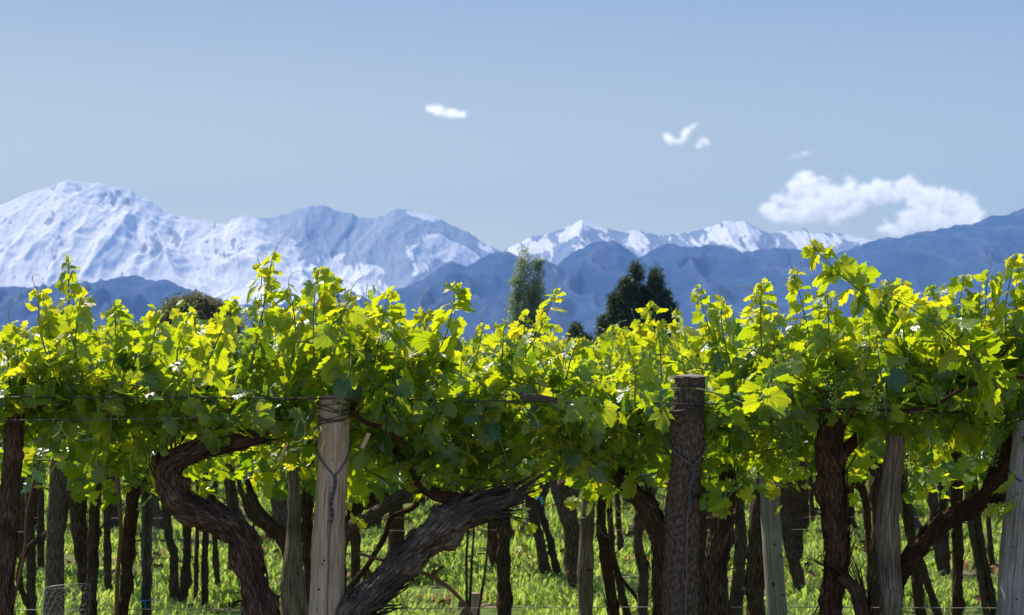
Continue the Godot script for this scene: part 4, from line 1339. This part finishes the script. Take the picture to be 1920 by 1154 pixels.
		if depth < 9.7 and line[-1][2] > 16:
			# leaves on top that show above the first row
			for k in 4:
				var p := v.position + Vector3(r.randf_range(-0.3, 0.3), 1.45, r.randf_range(0.0, 0.4))
				shoot(v, r, p, p + Vector3(r.randfn() * 0.16, ktop.call(line[0][0]) - 1.45 + r.randf_range(-0.08, 0.12), r.randfn() * 0.15), 0.105, 0.03, 0.05, 0.85, true, false)
			set_leaves(v, 100)
	# vines farther back and outside these, all alike
	var protos := []
	for k in 5:
		var v := new_vine("slim dark vine of the far rows, its trunk in the grass and leaves overhead", 960, 30.0 + k, "vines of the far rows")
		var st := begin()
		var lean := r.randfn() * 0.1
		limb(st, [Vector3(0, -0.03, 0), Vector3(lean + r.randfn() * 0.03, 0.4, 0), Vector3(lean * 1.6 + r.randfn() * 0.05, 0.85, 0), Vector3(lean * 2.2, 1.15, 0), Vector3(lean * 2.2 + r.randfn() * 0.2, 1.42, 0.05)], [0.07, 0.055, 0.055, 0.06, 0.03], 12, 0.04, 0.13, 0.25, 1.0, k * 3.0)
		part("trunk", done(st), [M.bark, M.bark, M.bark_brown, M.bark, M.bark_grey][k], v)
		rear_foliage(v, r, 24, 0.6, 1.14, 1.63, 0)
		protos.append(v)
	var marks := [[-400, "rows before the first barked trunk"], [15, "first barked trunk"], [105, "grey leaning post"], [165, "thick forking trunk"], [240, "peeling trunk"], [275, "netted trunk"], [340, "wavy trunk"], [430, "S-bent vine"], [550, "brown widening stake"], [620, "pale smooth post"], [700, "grey twisted arm"], [800, "shaggy leaning vine"], [945, "dark straight trunk"], [1020, "cyan ribbon"], [1070, "broad dark trunk"], [1100, "barked brown stake"], [1140, "vine tied by wire"], [1200, "shaggy bending arm"], [1285, "dark barky post"], [1350, "thick stump-like trunk"], [1385, "pale grey trunk"], [1450, "slim grey post"], [1560, "stout upright vine"], [1670, "weathered stake"], [1760, "long slanting arm"], [1795, "straight brown trunk"], [1850, "leaning pair of trunks"], [1905, "pale cracked post"], [2300, "dark vine ending the first row"]]
	var ordinals := ["second", "third", "fourth", "fifth", "sixth", "seventh", "eighth", "ninth", "tenth"]
	var told := {}
	var first := [true, true, true, true, 0.9]
	for row in 9:
		var dep := 9.0 + 2.5 * row
		var half := dep * 0.30 + 1.8
		var x := -half + r.randf() * 0.8
		while x < half:
			var inside := absf(x) < dep * 0.285
			if not (row < 2 and inside) and not (row == 2 and inside and r.randf() < 0.5):
				var k := r.randi() % 5
				var v: Node3D = protos[k]
				if first[k]:
					first[k] = false
				else:
					v = protos[k].duplicate()
					v.name = numbered("grapevine")
					add_child(v)
				v.position = Vector3(x, 0, -dep + r.randfn() * 0.12)
				v.rotation.y = r.randfn() * 0.25 + (PI if r.randf() < 0.5 else 0.0)
				var seen := 960.0 + x / dep * FOC
				var mark: Array = marks[0]
				for c in marks:
					if absf(c[0] - seen) < absf(mark[0] - seen): mark = c
				var said := "slim vine in the %s row, seen just %s the %s" % [ordinals[row], "before" if seen < mark[0] - 18 else "past" if seen > mark[0] + 18 else "behind", mark[1]]
				if told.has(said): said = said.replace("slim vine", "another vine")
				if told.has(said): said = said.replace("another vine", "third vine")
				told[said] = true
				v.set_meta("label", said)
				v.scale = Vector3.ONE * r.randf_range(0.94, 1.05)
			x += r.randf_range(0.42, 0.9) if row > 1 else r.randf_range(0.95, 1.5)
	# rows that run on towards the trees read as one mass of leaves
	var far := thing("vine_rows", "", "", Vector3.ZERO)
	tag(far, "distant rows of vines merging into one pale green mass before the trees", "vineyard rows", "", "stuff")
	var places := [[], [], [], []]
	for k in 9000:
		var d := 42.0 + 2.5 * int(r.randf() * 16.0)
		var p := Vector3(r.randf_range(-1, 1) * (d * 0.32 + 2), r.randf_range(1.0, 1.6), -d + r.randf_range(-0.5, 0.5))
		places[r.randi() % 4].append(sprig_at(r, p, Vector3(r.randfn() * 0.6, 1, r.randfn() * 0.6), r.randf_range(1.1, 1.7)))
	for v in 4: sprig_mm(r, places[v], far, v)


func make_posts() -> void:
	var d := 6.5
	var l := [[627, 742, 58], [626, 800, 59], [624, 870, 58], [619, 950, 58], [614, 1050, 63], [612, 1154, 66]]
	var p := post("pale smooth round post, dark wire round its top, a twisted wire hanging down", d, l, M.post_pale, "", 0.012, 0.10, 0.0, 32)
	twisted_tie(p, l, d, 828, 892, 978, 630, 1210, M.wire_grey)
	for k in 4: bind_wire(p, l, d, 750 + k * 7, 2.2, 14 + 4 * k, 0.0016, M.wire, 10 + k)
	knots(p, l, d, [[640, 788, 0.003, 1], [649, 795, 0.0035, 1.2], [616, 903, 0.003, 1], [611, 1048, 0.0035, 1], [606, 1055, 0.003, 1], [601, 1102, 0.004, 1.2], [636, 962, 0.003, 1], [626, 861, 0.0025, 1], [634, 1048, 0.002, 2], [650, 870, 0.002, 2], [596, 1140, 0.003, 1]])
	l = [[1293, 706, 60], [1292, 757, 60], [1291, 762, 55], [1290, 768, 61], [1289, 850, 62], [1282, 930, 64], [1278, 1040, 66], [1276, 1154, 68]]
	p = post("dark post still in its cracked bark, sawn flat on top, wire biting into it", d - 0.05, l, M.post_bark, "", 0.03, 0.12, 0.0045, 72)
	twisted_tie(p, l, d - 0.05, 826, 872, 958, 1296, 1210, M.wire_grey)
	bind_wire(p, l, d - 0.05, 760, 1.3, 3, 0.0022, M.wire, 20)
	bind_wire(p, l, d - 0.05, 776, 1.2, 14, 0.0014, M.wire, 21)
	knots(p, l, d - 0.05, [[1306, 896, 0.012, 0.8], [1309, 930, 0.014, 1.1]])
	l = [[1440, 800, 34], [1441, 860, 36], [1446, 980, 37], [1452, 1080, 37], [1458, 1154, 38]]
	p = post("slim grey round post beside the shaggy stump, knots down its face", 8.0, l, M.post_grey, "", 0.006, 0.03, 0.0, 26)
	knots(p, l, 8.0, [[1438, 933, 0.004, 1.4], [1450, 1020, 0.005, 1.4], [1462, 1042, 0.005, 1.8], [1448, 1094, 0.006, 1.8], [1466, 1115, 0.005, 1.4]])
	l = [[1932, 790, 54], [1926, 860, 58], [1916, 960, 64], [1908, 1060, 68], [1904, 1154, 70]]
	p = post("pale cracked post with a single dark wire round it, ending the row", d - 0.02, l, M.post_grey, "", 0.02, 0.08, 0.0, 30)
	bind_wire(p, l, d - 0.02, 850, 1.0, 50, 0.0028, M.wire, 30)
	knots(p, l, d - 0.02, [[1908, 971, 0.005, 1.4], [1893, 1024, 0.006, 1.5], [1912, 1010, 0.0015, 26.0], [1898, 1120, 0.004, 1.2]])
	l = [[1680, 815, 32], [1678, 850, 36], [1668, 930, 38], [1664, 985, 44], [1667, 1040, 42], [1671, 1100, 40], [1670, 1154, 40]]
	p = post("weathered crooked stake with patches of pale bare wood, by the stout vine", d, l, M.driftwood, "", 0.06, 0.18, 0.0, 28)
	l = [[113, 790, 28], [111, 850, 30], [105, 960, 32], [102, 1060, 34], [100, 1154, 38]]
	p = post("grey leaning post specked with lichen beside the wire mesh guard", 8.2, l, M.bark_grey, "", 0.035, 0.10, 0.0, 24)
	l = [[551, 845, 22], [551, 930, 23], [551, 990, 26], [548, 1070, 40], [552, 1154, 50]]
	p = post("brown stake widening to its foot next to the pale post", 8.0, l, M.driftwood, "", 0.04, 0.14, 0.0, 22)
	l = [[1104, 870, 22], [1103, 930, 24], [1100, 1000, 25], [1098, 1070, 28], [1098, 1154, 27]]
	p = post("barked brown stake with a broken knot and wire looped round it", 7.8, l, M.driftwood, "", 0.07, 0.16, 0.0, 22)
	bind_wire(p, l, 7.8, 981, 1.4, 4, 0.0022, M.wire_grey, 40)
	var st := begin()
	var q := []
	for c in [[1112, 981], [1122, 985], [1127, 998], [1136, 1007], [1144, 1006]]: q.append(at(c[0], c[1], 7.75) - p.position)
	limb(st, q, spread(0.0026, 0.002, 5), 6, 0.01)
	part("wire_loop", done(st), M.wire_grey, p)
	knots(p, l, 7.8, [[1106, 1068, 0.012, 1.0]])
	# short stakes in the grass
	for s in [["short pale stake standing in the grass below the leaning vine", 12.6, [[891, 1113, 18], [891, 1125, 18]], M.post_pale], ["low broken brown stake close to the short pale one", 12.9, [[866, 1128, 15], [866, 1134, 16]], M.driftwood], ["small reddish stake under the hanging roots of the leaning vine", 16.5, [[850, 1050, 10], [850, 1000, 10]], M.bark_brown], ["thin grey stake in the sunny gap, one of two close together", 19.0, [[805, 1042, 9], [805, 950, 9]], M.post_grey], ["second thin grey stake in the sunny gap, the shorter", 20.0, [[833, 1036, 7], [833, 950, 7]], M.driftwood]]:
		var e: Array = s[2]
		if e[1][1] < e[0][1]: e = [[e[0][0], e[0][1], e[0][2]], [e[0][0], e[0][1] + 12, e[0][2]]]
		post(s[0], s[1] - 2.0 if s[1] > 15 else s[1] - 1.5, e, s[3], "", 0.03, 0.08, 0.0, 12)


func wire(label: String, pts: Array, thick: float, m: Material, group := "") -> void:
	var w := []
	for p in pts: w.append(at(p[0], p[1], p[2]))
	var st := begin()
	limb(st, w, spread(thick, thick, w.size()), 5, 0.25)
	var o := part("trellis_wire", done(st), m, self)
	tag(o, label, "wire", group)


func make_wires() -> void:
	wire("dark wire strung from post top to post top along the first row", [[-520, 744, 6.38], [0, 745, 6.38], [480, 747, 6.38], [627, 748, 6.40], [900, 752, 6.38], [1258, 757, 6.39], [1295, 760, 6.36], [1330, 758, 6.39], [1550, 767, 6.38], [1860, 778, 6.38], [2450, 782, 6.38]], 0.0028, M.wire)
	wire("thin wire running just under the top wire behind the pale post", [[-520, 772, 6.75], [300, 775, 6.75], [627, 773, 6.7], [900, 775, 6.75], [1300, 782, 6.7], [1900, 790, 6.75], [2450, 792, 6.75]], 0.0013, M.wire_grey)
	wire("thin grey wire tied in to the pale post below the top wire", [[-400, 792, 6.3], [250, 786, 6.3], [560, 783, 6.36], [600, 784, 6.42]], 0.001, M.wire_grey)
	wire("pale low wire a hand above the grass between the trunks of the second row", [[-500, 1148, 9.0], [100, 1144, 9.0], [700, 1142, 9.0], [1300, 1139, 9.0], [1900, 1141, 9.0], [2400, 1140, 9.0]], 0.0022, M.wire_pale)
	wire("faint low wire of the third row seen across the sunny grass", [[-500, 1000, 13.8], [600, 996, 13.8], [1300, 994, 13.8], [2400, 992, 13.8]], 0.002, M.wire_pale)
	wire("faint wire above the low one, crossing the gaps of the rows behind", [[-500, 972, 14.0], [600, 972, 14.0], [1300, 971, 14.0], [2400, 970, 14.0]], 0.0018, M.wire_pale)


func make_small_things() -> void:
	# wire mesh guard
	var foot := at(122, 1154, 8.0)
	var root := thing("mesh_guard", "small cylinder of pale wire mesh standing beside the grey leaning post", "mesh guard", Vector3(foot.x, 0, foot.z))
	var st := begin()
	var around := 20
	var cellh := 0.024
	var top := at(122, 1100, 8.0).y
	var rad := 0.098
	var rows := int(top / cellh)
	var on := func(i: float, y: float) -> Vector3:
		var a := TAU * i / around
		var dent := 1.0 + 0.10 * sin(a * 2.0 + 1.0) + 0.05 * sin(y * 23.0 + a * 3.0)
		return Vector3(cos(a) * rad * dent, y + 0.018 * sin(a + 0.6), sin(a) * rad * dent * 0.8)
	for j in rows:
		for i in around:
			var o := 0.5 if j % 2 else 0.0
			var y := top - j * cellh
			for seg in [[on.call(i + o, y), on.call(i + o, y - cellh * 0.45)], [on.call(i + o, y - cellh * 0.45), on.call(i + o + 0.5, y - cellh)], [on.call(i + o, y - cellh * 0.45), on.call(i + o - 0.5, y - cellh)]]:
				limb(st, seg, [0.0006, 0.0006], 3, 1.0, 0, 0, 0, 0, 0, false)
	part("wire_mesh", done(st), M.net, root)
	var rim := begin()
	var ring := []
	for i in around + 1: ring.append(on.call(i, top))
	limb(rim, ring, spread(0.0013, 0.0013, around + 1), 4, 0.02)
	part("rim_wire", done(rim), M.net, root)
	# netting round the grey trunk
	foot = at(281, 1140, 9.1)
	root = thing("netting", "pale netting hanging on the grey trunk with the blue tie", "netting", Vector3(foot.x, 0, foot.z))
	st = begin()
	for strip in [[266, 908, 1060, 7], [286, 915, 1070, 12], [294, 925, 1060, 10]]:
		for k in 26:
			var y0 := lerpf(strip[1], strip[2], k / 26.0)
			var y1 := lerpf(strip[1], strip[2], (k + 1) / 26.0)
			for q in 3:
				var x0: float = strip[0] + strip[3] * (q * 0.5 - 0.5) + 2.0 * sin(k * 0.7 + q)
				var x1: float = strip[0] + strip[3] * (q * 0.5 - 0.5) + 2.0 * sin((k + 1) * 0.7 + q)
				limb(st, [at(x0, y0, 9.02 - 0.02 * q) - root.position, at(x1, y1, 9.02 - 0.02 * q) - root.position], [0.0007, 0.0007], 3, 1.0, 0, 0, 0, 0, 0, false)
				if q < 2: limb(st, [at(x0, y0, 9.02) - root.position, at(x1 + strip[3] * 0.5, y1, 9.0) - root.position], [0.0006, 0.0006], 3, 1.0, 0, 0, 0, 0, 0, false)
	part("net_strands", done(st), M.net, root)
	# blue tie
	st = begin()
	var ringp := []
	var c := at(273, 1124, 9.2)
	for k in 13: ringp.append(Vector3(cos(TAU * k / 12.0), 0.06 * sin(k * 1.3) - 0.1, sin(TAU * k / 12.0)) * 0.034)
	limb(st, ringp, spread(0.004, 0.004, 13), 6, 0.01)
	limb(st, [ringp[3], Vector3(0.003, -0.02, 0.036), Vector3(0.006, -0.05, 0.036)], [0.004, 0.004, 0.003], 6, 0.01)
	var tie := part("tie", done(st), M.blue_tie, self)
	tie.position = c
	tag(tie, "blue plastic tie knotted round the netted grey trunk", "tie")
	# cyan ribbon
	st = begin()
	var dd := EYE * FOC / (1089.0 - HORIZON)
	var rp := []
	for q in [[1001, 952], [1002, 940], [1008, 932], [1014, 934], [1018, 946]]: rp.append(at(q[0], q[1], dd - 0.06) - at(1008, 940, dd - 0.06))
	for k in rp.size() - 1:
		var w := Vector3(0.010, 0.008, 0.004)
		var tk := Vector3(0, 0, 0.001)
		for face in [1.0, -1.0]:
			var a: Vector3 = rp[k] - w + tk * face
			var b: Vector3 = rp[k] + w + tk * face
			var e: Vector3 = rp[k + 1] - w + tk * face
			var f: Vector3 = rp[k + 1] + w + tk * face
			for v in ([a, e, f, a, f, b] if face > 0 else [a, f, e, a, b, f]):
				st.set_uv(Vector2.ZERO); st.add_vertex(v)
	var rib := part("ribbon", done(st), M.cyan_ribbon, self)
	rib.position = at(1008, 940, dd - 0.06)
	tag(rib, "shiny cyan ribbon looped over the slim slanting trunk", "ribbon")
	# cut wood and canes caught in the leaves
	for s in [["short pale split of fresh wood hanging beside the pale post", [[692, 813], [686, 826], [679, 841]], 6.25, 0.008, 0.008, M.fresh_wood], ["thin pale stick hanging among leaves beside the brown stake", [[539, 830], [530, 850], [523, 868]], 6.3, 0.005, 0.004, M.fresh_wood], ["dry cut cane lying along the top wire between the two posts", [[975, 743], [1010, 746], [1046, 752]], 6.3, 0.013, 0.010, M.driftwood], ["brown cane running from the pale post down into the leaves", [[662, 776], [690, 795], [725, 806], [760, 835]], 6.45, 0.008, 0.012, M.bark_brown], ["long reddish cane hanging beside the peeling trunk", [[214, 830], [222, 920], [226, 1000], [220, 1080], [217, 1200]], 8.0, 0.009, 0.010, M.red_cane], ["thin bent brown cane hanging before the grey leaning post", [[91, 790], [74, 860], [50, 960], [45, 1040], [24, 1135], [10, 1230]], 8.0, 0.006, 0.007, M.red_cane], ["thin dark cane slanting down beside the tied vine", [[1143, 1040], [1165, 1085], [1196, 1125], [1215, 1180]], 9.6, 0.010, 0.012, M.bark_brown]]:
		var pts := []
		var o := at(s[1][0][0], s[1][0][1], s[2])
		for p in s[1]: pts.append(at(p[0], p[1], s[2]) - o)
		var m := part("stick" if s[3] < 0.0085 and pts.size() == 3 else "cane", tube(pts, s[3], s[4], 7, 0.02), s[5], self)
		m.position = o
		tag(m, s[0], "stick" if pts.size() == 3 else "cane")


func _ready() -> void:
	# camera
	var cam := Camera3D.new()
	cam.name = "camera"
	cam.fov = rad_to_deg(2.0 * atan(577.0 / FOC))
	cam.position = Vector3(0, EYE, 0)
	cam.rotation.x = atan((HORIZON - 577.0) / FOC)
	cam.near = 0.1
	cam.far = 40000.0
	var att := CameraAttributesPhysical.new()
	att.frustum_focal_length = 64.0
	att.frustum_focus_distance = 6.5
	att.exposure_aperture = 10.0
	att.frustum_near = 0.1
	att.frustum_far = 40000.0
	cam.attributes = att
	cam.fov = rad_to_deg(2.0 * atan(577.0 / FOC))
	add_child(cam)
	cam.current = true
	var az := deg_to_rad(46.0)
	var el := deg_to_rad(52.0)
	sun_dir = Vector3(-sin(az) * cos(el), sin(el), -cos(az) * cos(el))
	# sky, air and exposure
	var env := Environment.new()
	env.background_mode = Environment.BG_SKY
	var sky := Sky.new()
	var sm := make_sky()
	sm.energy_multiplier = 1.75
	sky.sky_material = sm
	env.sky = sky
	env.tonemap_mode = Environment.TONE_MAPPER_LINEAR
	env.tonemap_exposure = 1.5
	env.sdfgi_enabled = true
	env.ssao_enabled = true
	env.ssil_enabled = true
	env.fog_enabled = true
	env.fog_density = 0.000078
	env.fog_light_color = lin(0.25, 0.50, 1.0)
	var we := WorldEnvironment.new()
	we.name = "world_environment"
	we.environment = env
	add_child(we)
	# sun: high, ahead and to the left
	var sun := DirectionalLight3D.new()
	sun.name = "sun"
	sun.light_energy = 1.6
	sun.light_color = Color(1.0, 0.965, 0.91)
	sun.light_angular_distance = 0.5
	sun.shadow_enabled = true
	add_child(sun)
	sun.look_at_from_position(sun_dir * 50.0, Vector3.ZERO)

	rng.seed = 1
	fn.seed = 2
	fn.frequency = 0.02
	fn.fractal_octaves = 3
	cell.seed = 4
	cell.noise_type = FastNoiseLite.TYPE_CELLULAR
	cell.cellular_return_type = FastNoiseLite.RETURN_DISTANCE2_SUB
	cell.frequency = 0.06
	cell.fractal_type = FastNoiseLite.FRACTAL_NONE
	make_materials()
	make_leaves()
	make_ground()
	make_bounce_dirt()
	make_mountains()
	make_trees()
	make_posts()
	make_wires()
	make_front_row()
	make_rear_rows()
	make_grass()
	make_litter()
	make_small_things()
